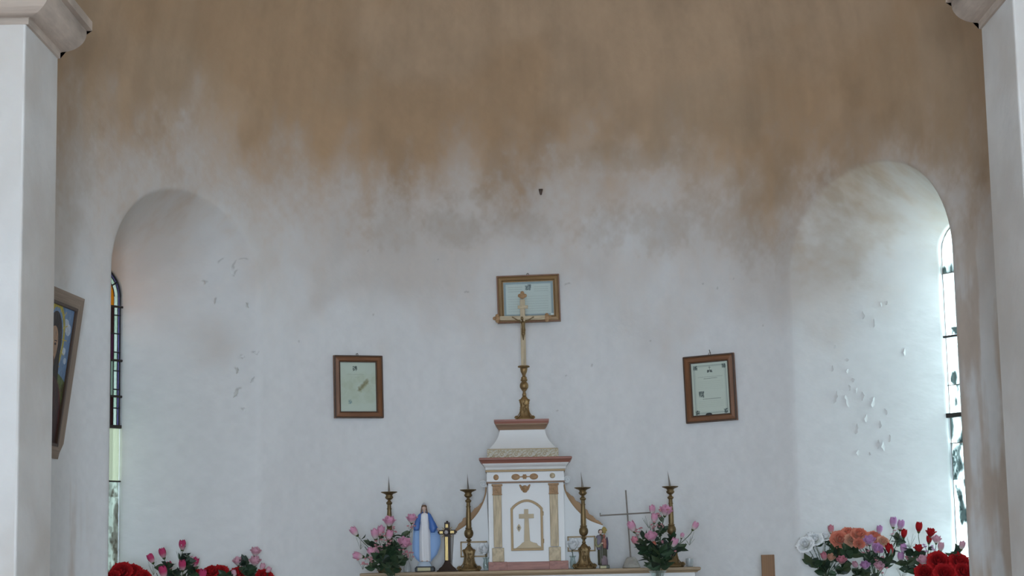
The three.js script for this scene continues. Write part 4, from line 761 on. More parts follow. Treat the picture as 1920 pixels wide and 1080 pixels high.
function picture(name, label, pos, turn, w, h, fw, roll, paper, mats, bevelOut = 0.022, hook = 0.5) {
  const t = thing(name, label, 'picture', pos, turn); t.rotation.order = 'YXZ'; t.rotation.z = roll;
  const fr = new THREE.Group(); fr.name = 'frame'; t.add(fr);
  const rail = (len, rot, tx, ty) => {
    // mitred rail, profile stepped from dark outer edge to a lighter inner slope
    const prof = [[0, 0], [0, bevelOut], [fw * 0.22, bevelOut + 0.002], [fw * 0.3, bevelOut - 0.004], [fw * 0.75, bevelOut - 0.001], [fw * 0.85, bevelOut - 0.01], [fw, bevelOut - 0.012], [fw, 0]];
    const ring = (e) => prof.map(([p, z]) => [e * (len / 2 - p), -p, z]);
    const parts = [[0, 3, mats[0]], [2, 5, mats[1]], [4, 8, mats[2]]];
    const g = new THREE.Group(); g.name = 'rail'; fr.add(g); g.rotation.z = rot; g.position.set(tx, ty, 0);
    const mk = (a, b, m, nm) => { const p = prof.slice(a, b), q = (e) => [...p.map(([o, z]) => [e * (len / 2 - o), -o, z]), ...p.slice().reverse().map(([o, z]) => [e * (len / 2 - o), -o, Math.max(0, z - 0.012)])]; const l = loft([q(-1), q(1)]).toNonIndexed(); l.computeVertexNormals(); return l; };
    const full = loft([ring(-1), ring(1)]).toNonIndexed(); full.computeVertexNormals();
    const col = full; const m = new THREE.Mesh(col, mats[1]); m.name = 'moulding'; m.castShadow = m.receiveShadow = true;
    fr.remove(g);
    m.name = 'rail'; m.rotation.z = rot; m.position.set(tx, ty, 0); fr.add(m);
    return mk;
  };
  for (const [len, rot, tx, ty] of [[w, 0, 0, h / 2], [w, Math.PI, 0, -h / 2], [h, Math.PI / 2, -w / 2, 0], [h, -Math.PI / 2, w / 2, 0]]) rail(len, rot, tx, ty);
  // outer and inner coloured beads run around the frame
  const ringGeo = (o, r, z) => [[w - 2 * o, r, 0, h / 2 - o], [w - 2 * o, r, 0, -h / 2 + o]].map(([l, q, x, y]) => box(l, q, q, x, y, z, 0.001)).concat([[h - 2 * o, -w / 2 + o], [h - 2 * o, w / 2 - o]].map(([l, x]) => box(r, l, r, x, 0, z, 0.001)));
  mesh('outer_bead', ringGeo(fw * 0.1, fw * 0.2, bevelOut - 0.001), mats[0], t); mesh('inner_bead', ringGeo(fw * 0.94, fw * 0.14, bevelOut - 0.011), mats[2], t);
  mesh('paper', (() => { const g = new THREE.PlaneGeometry(w - 2 * fw + 0.004, h - 2 * fw + 0.004); g.translate(0, 0, 0.006); return g; })(), std([1, 1, 1], 0.8, { map: paper }), t, undefined);
  mesh('back_board', box(w - 0.01, h - 0.01, 0.004, 0, 0, 0.002, 0), M.frameDark, t);
  mesh('glass_pane', box(w - 2 * fw + 0.004, h - 2 * fw + 0.004, 0.0016, 0, 0, 0.0095, 0), M.glassCover, t);
  if (hook) mesh('hanger', [(() => { const g = new THREE.TorusGeometry(0.007, 0.002, 6, 14); g.translate((hook - 0.5) * w, h / 2 + 0.007, 0.008); return g; })(), rod([(hook - 0.5) * w, h / 2 + 0.013, -0.01], [(hook - 0.5) * w + 0.002, h / 2 + (hook > 0.5 ? 0.034 : 0.014), 0.014], 0.0025, 6)], M.greyMetal, t);
  return t;
}
const wallPos = (deg, y, off) => onApse(deg, y, RA - off);
picture('framed_certificate', 'upright framed certificate with a faint seal and a brown water stain', wallPos(-23.25, 2.717, 0.016), 23.25 * D, 0.345, 0.425, 0.046, 0.012, paperTex(0), [M.frameDark, M.frameWood, M.frameDark], 0.024, 0.49);
picture('framed_certificate', 'upright framed certificate with an ornate printed border', wallPos(25.55, 2.655, 0.016), -25.55 * D, 0.362, 0.452, 0.05, 0.024, paperTex(1), [M.frameDark, M.frameWood, M.frameDark], 0.024, 0.52);
picture('framed_certificate', 'broad gilt-brown framed certificate hanging behind the crucifix', wallPos(0.59, 3.327, 0.012), -0.59 * D, 0.436, 0.332, 0.046, 0.016, paperTex(2), [M.frameWood, M.frameGold, M.frameGold], 0.026, 0.5);
{ // leaning portrait on the side wall, half hidden by the pier
  const art = canvasTex(512, 768, (c, w, h) => {
    c.fillStyle = '#6f8cb0'; c.fillRect(0, 0, w, h); c.fillStyle = 'rgba(225,232,238,0.75)'; for (const [x, y, r] of [[400, 110, 45], [440, 130, 40], [420, 250, 26], [455, 300, 22], [90, 140, 45], [70, 290, 30]]) { c.beginPath(); c.ellipse(x, y, r, r * 0.8, 0, 0, 7); c.fill(); }
    c.fillStyle = '#5d6a34'; c.beginPath(); c.moveTo(0, 430); c.quadraticCurveTo(256, 300, w, 420); c.lineTo(w, h); c.lineTo(0, h); c.fill();
    c.strokeStyle = '#b8a53c'; c.lineWidth = 26; c.beginPath(); c.ellipse(250, 205, 142, 190, 0, 0, 7); c.stroke(); c.strokeStyle = '#d8b83a'; c.lineWidth = 5; for (let k = 0; k < 16; k++) { const a = k / 16 * 6.283; c.beginPath(); c.moveTo(250 + 120 * Math.cos(a), 190 + 150 * Math.sin(a)); c.lineTo(250 + 190 * Math.cos(a), 190 + 215 * Math.sin(a)); c.stroke(); }
    c.fillStyle = '#24150f'; c.beginPath(); c.ellipse(250, 240, 120, 190, 0, 0, 7); c.fill(); c.beginPath(); c.moveTo(140, 230); c.lineTo(100, 480); c.lineTo(400, 480); c.lineTo(360, 230); c.fill();
    c.fillStyle = '#b08868'; c.beginPath(); c.ellipse(250, 235, 72, 105, 0, 0, 7); c.fill(); c.fillStyle = '#5d3a26'; c.beginPath(); c.ellipse(250, 330, 55, 50, 0, 0, 7); c.fill();
    c.fillStyle = '#2a1a14'; for (const x of [220, 284]) { c.beginPath(); c.ellipse(x, 225, 14, 7, 0, 0, 7); c.fill(); c.fillRect(x - 18, 205, 36, 5); } c.strokeStyle = '#8a5f42'; c.lineWidth = 5; c.beginPath(); c.moveTo(252, 225); c.lineTo(262, 275); c.lineTo(246, 280); c.stroke();
    c.fillStyle = '#54201c'; c.beginPath(); c.moveTo(60, h); c.quadraticCurveTo(80, 430, 200, 400); c.lineTo(300, 390); c.quadraticCurveTo(470, 420, 505, 620); c.lineTo(508, h); c.fill();
    c.fillStyle = '#3b2320'; c.beginPath(); c.moveTo(330, 400); c.quadraticCurveTo(470, 440, 500, h); c.lineTo(380, h); c.fill(); c.fillStyle = '#8a6a42'; c.beginPath(); c.moveTo(230, 420); c.lineTo(300, 430); c.lineTo(330, h); c.lineTo(200, h); c.fill();
    for (let k = 0; k < 2600; k++) { const x = rnd() * w, y = rnd() * h, low = y > 400, a = rnd() * 0.16; c.strokeStyle = low ? (rnd() < 0.6 ? `rgba(28,14,14,${a * 2.2})` : `rgba(150,60,44,${a})`) : (rnd() < 0.5 ? `rgba(40,52,70,${a})` : `rgba(190,200,205,${a * 0.7})`); c.lineWidth = 3 + rnd() * 7; c.beginPath(); c.moveTo(x, y); c.quadraticCurveTo(x + (rnd() - 0.5) * 30, y + 14, x + (rnd() - 0.5) * 40, y + 20 + rnd() * 40); c.stroke(); }
    c.strokeStyle = 'rgba(40,20,18,0.6)'; c.lineWidth = 5; for (let k = 0; k < 8; k++) { c.beginPath(); c.moveTo(140 + k * 32, 460); c.lineTo(110 + k * 42, h); c.stroke(); }
  });
  const w = 0.68, h = 0.96, deg = -76.6;
  const t = thing('framed_portrait', 'framed painted portrait of a long-haired figure leaning from the side wall', 'picture', onApse(deg, 2.65, RA - 0.08), (6 - deg) * D);
  t.rotation.order = 'YXZ'; t.rotation.x = 7.5 * D; t.rotation.z = -1 * D;
  const fr = new THREE.Group(); fr.name = 'frame'; t.add(fr); const fw = 0.07;
  const rail = (len, rot, tx, ty) => { const q = (e) => [[e * len / 2, 0, 0], [e * len / 2, 0, 0.025], [e * (len / 2 - fw), -fw, 0.022], [e * (len / 2 - fw), -fw, 0]]; const l = loft([q(-1), q(1)]).toNonIndexed(); l.computeVertexNormals(); const m = mesh('rail', l, M.paleWood, fr); m.rotation.z = rot; m.position.set(tx, ty, 0); };
  rail(w, 0, 0, h / 2); rail(w, Math.PI, 0, -h / 2); rail(h, Math.PI / 2, -w / 2, 0); rail(h, -Math.PI / 2, w / 2, 0);
  mesh('inner_bead', [box(w - 2 * fw + 0.02, 0.022, 0.02, 0, h / 2 - fw - 0.008, 0.012), box(w - 2 * fw + 0.02, 0.022, 0.02, 0, -h / 2 + fw + 0.008, 0.012), box(0.022, h - 2 * fw, 0.02, w / 2 - fw - 0.008, 0, 0.012), box(0.022, h - 2 * fw, 0.02, -w / 2 + fw + 0.008, 0, 0.012)], M.frameDark, t);
  mesh('painting', (() => { const g = new THREE.PlaneGeometry(w - 2 * fw, h - 2 * fw); g.translate(0, 0, 0.008); return g; })(), std([1, 1, 1], 0.55, { map: art }), t, 'painted portrait with halo before a blue sky');
  mesh('back_board', box(w - 0.02, h - 0.02, 0.006, 0, 0, 0.003, 0), M.frameDark, t);
}
{ // upright plank
  const t = thing('wooden_plank', 'plain brown wooden plank standing upright between altar and flower niche', 'plank', [[1.5095, 1.4713, -12.3][0], 0, -12.3]);
  mesh('board', box(0.082, [1.512, 1.5382, -12.3][1], 0.03, 0, [1.512, 1.5382, -12.3][1] / 2, 0, 0.002), M.plank, t); mesh('foot_block', box(0.2, 0.05, 0.2, 0, 0.025, 0, 0.004), M.plank, t);
}

// ------------------------------------------------------------------ artificial flowers
const petalMat = phys([1, 1, 1], 0.75, { vertexColors: true, transmission: 0.25, thickness: 0, specularIntensity: 0.3 });
const leafMats = [[0.022, 0.05, 0.022], [0.03, 0.065, 0.028], [0.045, 0.07, 0.03], [0.018, 0.036, 0.022]].map((c) => std(c, 0.55));
const stemMat = std([0.05, 0.085, 0.035], 0.6), calyxMat = std([0.06, 0.085, 0.02], 0.6), wireMat = std([0.2, 0.22, 0.16], 0.6);
const HUES = {                                       // [colour at the base of a petal, colour of its rim], dye
  pink: [[0.78, 0.7, 0.66], [0.76, 0.38, 0.52]], palepink: [[0.78, 0.7, 0.66], [0.74, 0.42, 0.5]], hot: [[0.7, 0.42, 0.46], [0.6, 0.06, 0.17]], lilac: [[0.72, 0.6, 0.66], [0.6, 0.32, 0.56]],
  coral: [[0.72, 0.42, 0.3], [0.72, 0.24, 0.16]], peach: [[0.75, 0.58, 0.42], [0.72, 0.38, 0.26]], white: [[0.8, 0.81, 0.74], [0.86, 0.86, 0.86]], red: [[0.32, 0.008, 0.012], [0.45, 0.012, 0.016]], rose: [[0.7, 0.5, 0.45], [0.68, 0.26, 0.32]],
};
// one petal: base at the origin, leaning out along +z; R radius, H height, W half angle, open spread, curl of the rim
function petal(R, H, W, open, curl, hue, ruff = 0) {
  const nu = 6, nv = 7, pos = [], col = [], idx = [];
  for (let j = 0; j <= nv; j++) for (let i = 0; i <= nu; i++) {
    const v = j / nv, u = (i / nu - 0.5) * 2;
    const rad = R * (0.22 + 0.78 * Math.sin(Math.PI * 0.62 * Math.pow(v, 0.75))) + open * R * v * v * (1 - 0.12 * u * u);
    const w = W * Math.sqrt(Math.max(0.04, 1 - Math.pow(Math.max(0, v - 0.45) / 0.58, 3))) * (0.55 + 0.45 * Math.min(1, v * 2.2));
    const a = u * w, y = H * v * (1 - 0.1 * u * u * v) - curl * H * Math.pow(v, 5) + ruff * H * Math.sin(u * 5 + R * 90) * v * v;
    const k = rad * (1 + ruff * Math.cos(u * 7) * v);
    pos.push(Math.sin(a) * k, y, Math.cos(a) * k);
    const c = mixc(hue[0], hue[1], sstep(0.15, 0.6, v)); col.push(...c);
  }
  for (let j = 0; j < nv; j++) for (let i = 0; i < nu; i++) { const a = j * (nu + 1) + i, b = a + 1, c = a + nu + 1, d = c + 1; idx.push(a, b, d, a, d, c); }
  const g = new THREE.BufferGeometry(); g.setAttribute('position', new THREE.Float32BufferAttribute(pos, 3)); g.setAttribute('color', new THREE.Float32BufferAttribute(col, 3)); g.setIndex(idx); g.computeVertexNormals(); return g;
}
const turned = (g, a, tilt = 0) => { const q = g.clone(); if (tilt) q.rotateX(tilt); q.rotateY(a); return q; };
const budCache = {};
function budGeo(hue, open) {
  const key = hue + open; if (budCache[key]) return budCache[key];
  const h = HUES[hue], gs = [];
  for (let k = 0; k < 3; k++) gs.push(turned(petal(0.24, 1.0, 1.3, -0.55 + open * 0.5, 0, h), k * 2.1));
  for (let k = 0; k < 4; k++) gs.push(turned(petal(0.36, 0.98, 1.05, -0.3 + open, 0.06 * open, h), 0.6 + k * 1.57));
  if (open > 0.4) for (let k = 0; k < 4; k++) gs.push(turned(petal(0.42, 0.86, 0.95, open * 1.1, 0.22, h, 0.04), 1.3 + k * 1.57));
  return (budCache[key] = merge(gs));
}
const roseCache = {};
function rosePetals(hue) {                           // petals of a full rose, radius about 1
  if (roseCache[hue]) return roseCache[hue];
  const h = HUES[hue], P = [];
  for (let k = 0; k < 3; k++) P.push(turned(petal(0.22, 0.85, 1.35, -0.2, 0, h, 0.03), k * 2.1));
  for (let k = 0; k < 5; k++) P.push(turned(petal(0.4, 0.86, 0.95, 0.15, 0.08, h, 0.04), 0.4 + k * 1.257));
  for (let k = 0; k < 5; k++) P.push(turned(petal(0.52, 0.76, 0.85, 0.5, 0.25, h, 0.06), 1.0 + k * 1.257));
  for (let k = 0; k < 6; k++) P.push(turned(petal(0.58, 0.5, 0.75, 0.85, 0.4, h, 0.07), 0.2 + k * 1.047));
  return (roseCache[hue] = P);
}
const leafGeo = (() => {                             // pointed oval leaf along +y, length 1, folded along its rib
  const pos = [], idx = [], n = 8;
  for (let j = 0; j <= n; j++) { const v = j / n, w = 0.3 * Math.sin(Math.PI * Math.pow(v, 0.8)) + 0.004, b = -0.22 * v * v; for (const u of [-1, -0.5, 0, 0.5, 1]) pos.push(u * w, v, b + 0.09 * Math.abs(u) * Math.sin(Math.PI * v)); }
  for (let j = 0; j < n; j++) for (let i = 0; i < 4; i++) { const a = j * 5 + i; idx.push(a, a + 1, a + 6, a, a + 6, a + 5); }
  const g = new THREE.BufferGeometry(); g.setAttribute('position', new THREE.Float32BufferAttribute(pos, 3)); g.setIndex(idx); g.computeVertexNormals(); return g;
})();
const UP = V(0, 1, 0);
// kind: bud | open | rose | berry | spray | leaves ; head and mouth are world points; size metres; lean = direction the head looks
function flower(name, label, group, kind, hue, head, mouth, size, look, leaves = 2) {
  const t = thing(name, label, kind === 'leaves' ? 'leaf spray' : 'flower', mouth, 0, group);
  const H = V(head[0] - mouth[0], head[1] - mouth[1], head[2] - mouth[2]), dir = V(...look).normalize();
  const joint = H.clone().addScaledVector(dir, kind === 'rose' ? -size * 0.45 : kind === 'leaves' ? 0 : -size * 0.5);
  const down = V((rnd() - 0.5) * 0.02, mouth[1] > LEDGE ? -0.065 : -0.1 - 0.05 * rnd(), (rnd() - 0.5) * 0.02);
  const curve = new THREE.CatmullRomCurve3([down, V(H.x * 0.08, H.y * 0.1, H.z * 0.08), V(joint.x * 0.5 - dir.x * 0.01, joint.y * 0.55, joint.z * 0.5), joint.clone().addScaledVector(dir, -0.03), joint]);
  mesh('stem', new THREE.TubeGeometry(curve, 18, 0.0022, 5, false), stemMat, t);
  const q = new THREE.Quaternion().setFromUnitVectors(UP, dir);
  const put = (m, s, p) => { m.position.copy(p); m.quaternion.copy(q); m.scale.setScalar(s); return m; };
  const spin = new THREE.Quaternion().setFromAxisAngle(UP, rnd() * 6.28);
  if (kind === 'bud' || kind === 'open') {
    const m = put(mesh('bloom', budGeo(hue, kind === 'open' ? 0.55 : 0.12), hue === 'white' ? whitePetal : petalMat, t), size, joint); m.quaternion.multiply(spin);
    put(mesh('calyx', lathe([[0.01, -0.14], [0.09, -0.1], [0.15, 0.0], [0.17, 0.12], [0.19, 0.24]], 8), calyxMat, t), size, joint);
  } else if (kind === 'rose') {
    for (const g of rosePetals(hue)) { const m = put(mesh('petal', g, hue === 'white' ? whitePetal : petalMat, t), size, joint); m.quaternion.multiply(spin); }
    put(mesh('calyx', lathe([[0.01, -0.1], [0.1, -0.05], [0.2, 0.03], [0.26, 0.1]], 8), calyxMat, t), size, joint);
  } else if (kind === 'berry' || kind === 'spray') {
    const gs = [], ws = [];
    for (let k = 0; k < (kind === 'spray' ? 7 : 6); k++) { const p = V(rr(-1, 1), rr(-0.7, 1), rr(-0.7, 0.7)).multiplyScalar(size * 0.5); ws.push(rod([0, -size * 0.6, 0], p.toArray(), 0.0009, 4));
      const s = size * (kind === 'spray' ? 0.07 : 0.2); for (let j = 0; j < 4; j++) { const g = petal(s * 0.55, s, 1.1, 0.6, 0.1, HUES[hue]); g.rotateY(j * 1.57); g.rotateZ(rr(-0.6, 0.6)); g.translate(p.x, p.y, p.z); gs.push(g); } }
    mesh('blossom', gs, petalMat, t).position.copy(joint.clone().addScaledVector(dir, size * 0.5)); mesh('twig', ws, wireMat, t).position.copy(joint.clone().addScaledVector(dir, size * 0.5));
  }
  if (kind === 'leaves') leaves += 5;
  for (let k = 0; k < leaves; k++) {
    const at = kind === 'leaves' ? 0.55 + 0.45 * (k + 0.5) / leaves : rr(0.35, 0.86), p = curve.getPoint(at), m = mesh('leaf', leafGeo, leafMats[Math.floor(rnd() * 4)], t), L = kind === 'leaves' ? rr(0.95, 1.35) * size : rr(0.04, 0.062);
    const a = rnd() * 6.283, d = V(Math.cos(a), rr(-0.1, 0.9), Math.sin(a) * 0.7 + 0.35).normalize();
    m.position.copy(p); m.quaternion.setFromUnitVectors(UP, d).multiply(new THREE.Quaternion().setFromAxisAngle(UP, rnd() * 6.28)); m.scale.setScalar(L);
  }
  return t;
}
const look = (x, y = 1, z = 0.25) => [x, y, z];
function vase(label, pos, h, r, mat) {
  const t = thing('vase', label, 'vase', pos);
  mesh('vessel', lathe([[0, 0], [r * 0.62, 0], [r * 0.66, 0.01], [r * 0.8, h * 0.3], [r * 0.86, h * 0.5], [r * 0.6, h * 0.8], [r * 0.72, h * 0.93], [r, h], [r * 0.95, h], [r * 0.67, h * 0.93], [r * 0.55, h * 0.8], [r * 0.8, h * 0.5], [r * 0.74, h * 0.3], [r * 0.58, 0.014], [0, 0.014]], 28), mat, t);
  mesh('rim', (() => { const g = new THREE.TorusGeometry(r * 0.975, r * 0.035, 6, 28); g.rotateX(Math.PI / 2); g.translate(0, h, 0); return g; })(), mat, t);
  return t;
}
const clearVase = phys([0.9, 0.94, 0.93], 0.06, { transmission: 0.92, thickness: 0, ior: 1.45 });
const whitePetal = std([1, 1, 1], 0.7, { vertexColors: true });
const whiteVase = std([0.6, 0.6, 0.58], 0.35), brassVase = M.brass;
function bouquet(where, group, rows, mouths) {
  const names = { bud: 'rosebud', open: 'open_rosebud', rose: 'full_rose', berry: 'blossom_cluster', spray: 'fine_spray', leaves: 'leaf_spray' };
  const words = { pink: 'pink', palepink: 'pale pink', hot: 'crimson pink', lilac: 'lilac', coral: 'coral', peach: 'peach', white: 'white', red: 'deep red', rose: 'dusky pink' };
  const noun = { bud: 'closed rosebud', open: 'half-open rose', rose: 'full rose', berry: 'cluster of tiny blossoms', spray: 'wire spray', leaves: 'dark green leaf spray' };
  const rank = ['tallest', 'second tallest', 'third tallest', 'fourth tallest', 'fifth tallest', 'sixth tallest', 'seventh tallest', 'eighth tallest', 'ninth tallest', 'tenth tallest', 'eleventh tallest', 'twelfth tallest', 'thirteenth tallest', 'fourteenth tallest'];
  for (const [kind, hue, head, size, lk, n, mi = 0] of rows) {
    const m = mouths[mi], mouth = [m[0] + rr(-0.012, 0.012), m[1], m[2] + rr(-0.012, 0.012)], leafy = kind === 'leaves';
    const alike = rows.filter((r) => r[0] === kind && (leafy || r[1] === hue)), place = alike.filter((r) => r[2][1] > head[1]).length;
    const which = alike.length > 1 ? (place === alike.length - 1 ? 'lowest ' : rank[place] + ' ') : '';
    flower(names[kind], `${which}${leafy ? '' : words[hue] + ' '}${noun[kind]} ${where}`, `${leafy ? 'leaf sprays' : words[hue] + ' ' + kind + ' flowers'} ${group}`, kind, hue, head, mouth, size, lk, n);
  }
}
const MENSA = 1.2;
{ // bouquet by the blue-mantled statue
  const p = [[-0.8787, 1.4764, -12.33][0], MENSA, -12.33]; vase('clear glass vase of pink roses next to the blue-mantled statuette', p, 0.25, 0.055, clearVase);
  const Z = (dx) => -12.33 + dx;
  bouquet('in the vase by the blue-mantled statuette', 'beside the robed woman', [
    ['bud', 'pink', [-1.1152, 1.7368, -12.34], 0.07, look(-0.75, 1), 1], ['bud', 'pink', [-1.0908, 1.5812, -12.32], 0.072, look(-1, 0.25), 1], ['bud', 'pink', [-0.9818, 1.7172, -12.33], 0.075, look(-0.15, 1), 2], ['bud', 'pink', [-0.9464, 1.7373, -12.36], 0.075, look(0.2, 1), 2],
    ['open', 'pink', [-0.8906, 1.797, -12.35], 0.07, look(0.05, 1), 2], ['bud', 'pink', [-0.8864, 1.7079, -12.28], 0.068, look(0.25, 1, 0.3), 2], ['open', 'pink', [-0.7478, 1.8114, -12.36], 0.062, look(0.05, 1), 1], ['open', 'pink', [-0.7921, 1.6557, -12.28], 0.075, look(0.35, 0.9, 0.5), 2],
    ['bud', 'pink', [-1.0016, 1.606, -12.27], 0.065, look(-0.7, 1, 0.4), 2], ['rose', 'palepink', [-0.9553, 1.6049, -12.24], 0.046, look(-0.1, 0.6, 1), 2],
    ['berry', 'rose', [-0.9197, 1.6916, -12.27], 0.06, look(-0.2), 1], ['berry', 'rose', [-0.8908, 1.6471, -12.24], 0.055, look(0), 1], ['berry', 'rose', [-0.8638, 1.7313, -12.3], 0.05, look(0.1), 0], ['berry', 'rose', [-0.7948, 1.5953, -12.26], 0.06, look(0.4), 1], ['berry', 'rose', [-0.7507, 1.7501, -12.34], 0.05, look(0.3), 0], ['berry', 'rose', [-0.7484, 1.5744, -12.27], 0.055, look(0.9, 0.5), 1],
    ['berry', 'rose', [-1.0006, 1.539, -12.25], 0.055, look(-0.8, 0.5), 1], ['berry', 'rose', [-1.0572, 1.5301, -12.28], 0.06, look(-1, 0.3), 0], ['berry', 'rose', [-0.9456, 1.6449, -12.25], 0.06, look(-0.3), 1], ['spray', 'white', [-1.0739, 1.6752, -12.33], 0.09, look(-0.7), 0], ['spray', 'white', [-0.8215, 1.6904, -12.32], 0.09, look(0.4), 0],
    ['leaves', 'pink', [-1.0196, 1.664, -12.33], 0.05, look(-0.6), 3], ['leaves', 'pink', [-0.7982, 1.7036, -12.33], 0.055, look(0.5), 3], ['leaves', 'pink', [-0.8464, 1.6433, -12.28], 0.07, look(0.3), 8], ['leaves', 'pink', [-0.8979, 1.6105, -12.24], 0.075, look(-0.1), 9], ['leaves', 'pink', [-0.944, 1.5679, -12.22], 0.07, look(-0.6, 0.6), 8], ['leaves', 'pink', [-0.8107, 1.5654, -12.24], 0.065, look(0.7, 0.6), 7], ['leaves', 'pink', [-0.8688, 1.5431, -12.2], 0.075, look(0, 0.6, 0.6), 9], ['leaves', 'pink', [-1.0067, 1.5091, -12.24], 0.055, look(-1, 0.1), 4],
  ], [[p[0], MENSA + 0.24, p[2]]]);
}
{ // bouquet by the thin iron cross
  const p = [[0.8117, 1.4444, -12.33][0], MENSA, -12.33]; vase('clear glass vase of pink roses next to the thin iron cross', p, 0.25, 0.058, clearVase);
  bouquet('in the vase by the thin iron cross', 'beside the iron cross', [
    ['bud', 'pink', [0.7907, 1.8391, -12.35], 0.062, look(-0.1, 1), 0], ['open', 'pink', [0.8783, 1.8304, -12.34], 0.075, look(0.3, 1), 1], ['bud', 'pink', [0.8014, 1.7843, -12.33], 0.065, look(0.1, 1), 1], ['bud', 'pink', [0.6572, 1.733, -12.33], 0.078, look(-0.5, 1), 1], ['open', 'pink', [0.7719, 1.6655, -12.24], 0.07, look(-0.15, 1, 0.4), 2],
    ['bud', 'rose', [0.6723, 1.6412, -12.28], 0.066, look(-0.5, 0.9), 2], ['bud', 'pink', [0.917, 1.6262, -12.26], 0.07, look(0.4, 0.9), 2], ['bud', 'pink', [1.0579, 1.7287, -12.33], 0.06, look(0.6, 1), 1], ['bud', 'pink', [0.9729, 1.6694, -12.31], 0.04, look(0.3, 1), 1], ['bud', 'coral', [0.7831, 1.6117, -12.23], 0.05, look(0.2, 0.8, 0.5), 1],
    ['berry', 'rose', [0.8554, 1.7931, -12.32], 0.07, look(0.1), 1], ['berry', 'rose', [0.8658, 1.6038, -12.26], 0.055, look(0.4), 1], ['berry', 'rose', [0.7876, 1.7266, -12.3], 0.055, look(0), 1], ['berry', 'rose', [0.8314, 1.719, -12.3], 0.05, look(0.1), 1], ['berry', 'rose', [0.6922, 1.6882, -12.31], 0.06, look(-0.4), 0], ['berry', 'rose', [0.8975, 1.563, -12.25], 0.06, look(0.6, 0.6), 1], ['spray', 'white', [1.0173, 1.6552, -12.32], 0.08, look(0.6), 0], ['spray', 'white', [0.7636, 1.7681, -12.33], 0.08, look(-0.2), 0],
    ['leaves', 'pink', [0.7179, 1.6607, -12.3], 0.06, look(-0.4), 5], ['leaves', 'pink', [0.7396, 1.5993, -12.24], 0.07, look(-0.3), 8], ['leaves', 'pink', [0.8254, 1.5841, -12.22], 0.075, look(0.1), 9], ['leaves', 'pink', [0.8939, 1.6573, -12.3], 0.06, look(0.3), 6], ['leaves', 'pink', [0.9426, 1.5822, -12.26], 0.06, look(0.7, 0.7), 6], ['leaves', 'pink', [0.7462, 1.5191, -12.22], 0.065, look(-0.7, 0.4), 7], ['leaves', 'pink', [0.8216, 1.5043, -12.2], 0.075, look(0, 0.5, 0.6), 9], ['leaves', 'pink', [0.843, 1.7192, -12.32], 0.05, look(0.1), 4],
  ], [[p[0], MENSA + 0.24, p[2]]]);
}
for (const [px, mouth, head, side] of [[0, [[-0.2849, 1.533, -12.66][0], LEDGE, -12.66], [-0.2931, 1.6087, -12.62], 'relic cross'], [1, [[0.2826, 1.5291, -12.66][0], LEDGE, -12.66], [0.2874, 1.6252, -12.62], 'saint statuette']]) { // white blooms by the tabernacle
  const where = px ? 'between tabernacle and the small saint' : 'between tabernacle and the relic cross';
  vase(`little clear glass vase with one white bloom ${where}`, mouth, 0.085, 0.024, clearVase);
  flower('full_rose', `white artificial rose ${where}`, 'white roses beside the tabernacle', 'open', 'white', head, [mouth[0], LEDGE + 0.085, mouth[2]], 0.075, [px ? 0.15 : -0.15, 0.75, 0.8], 0);
}
const SILL = 1.16;
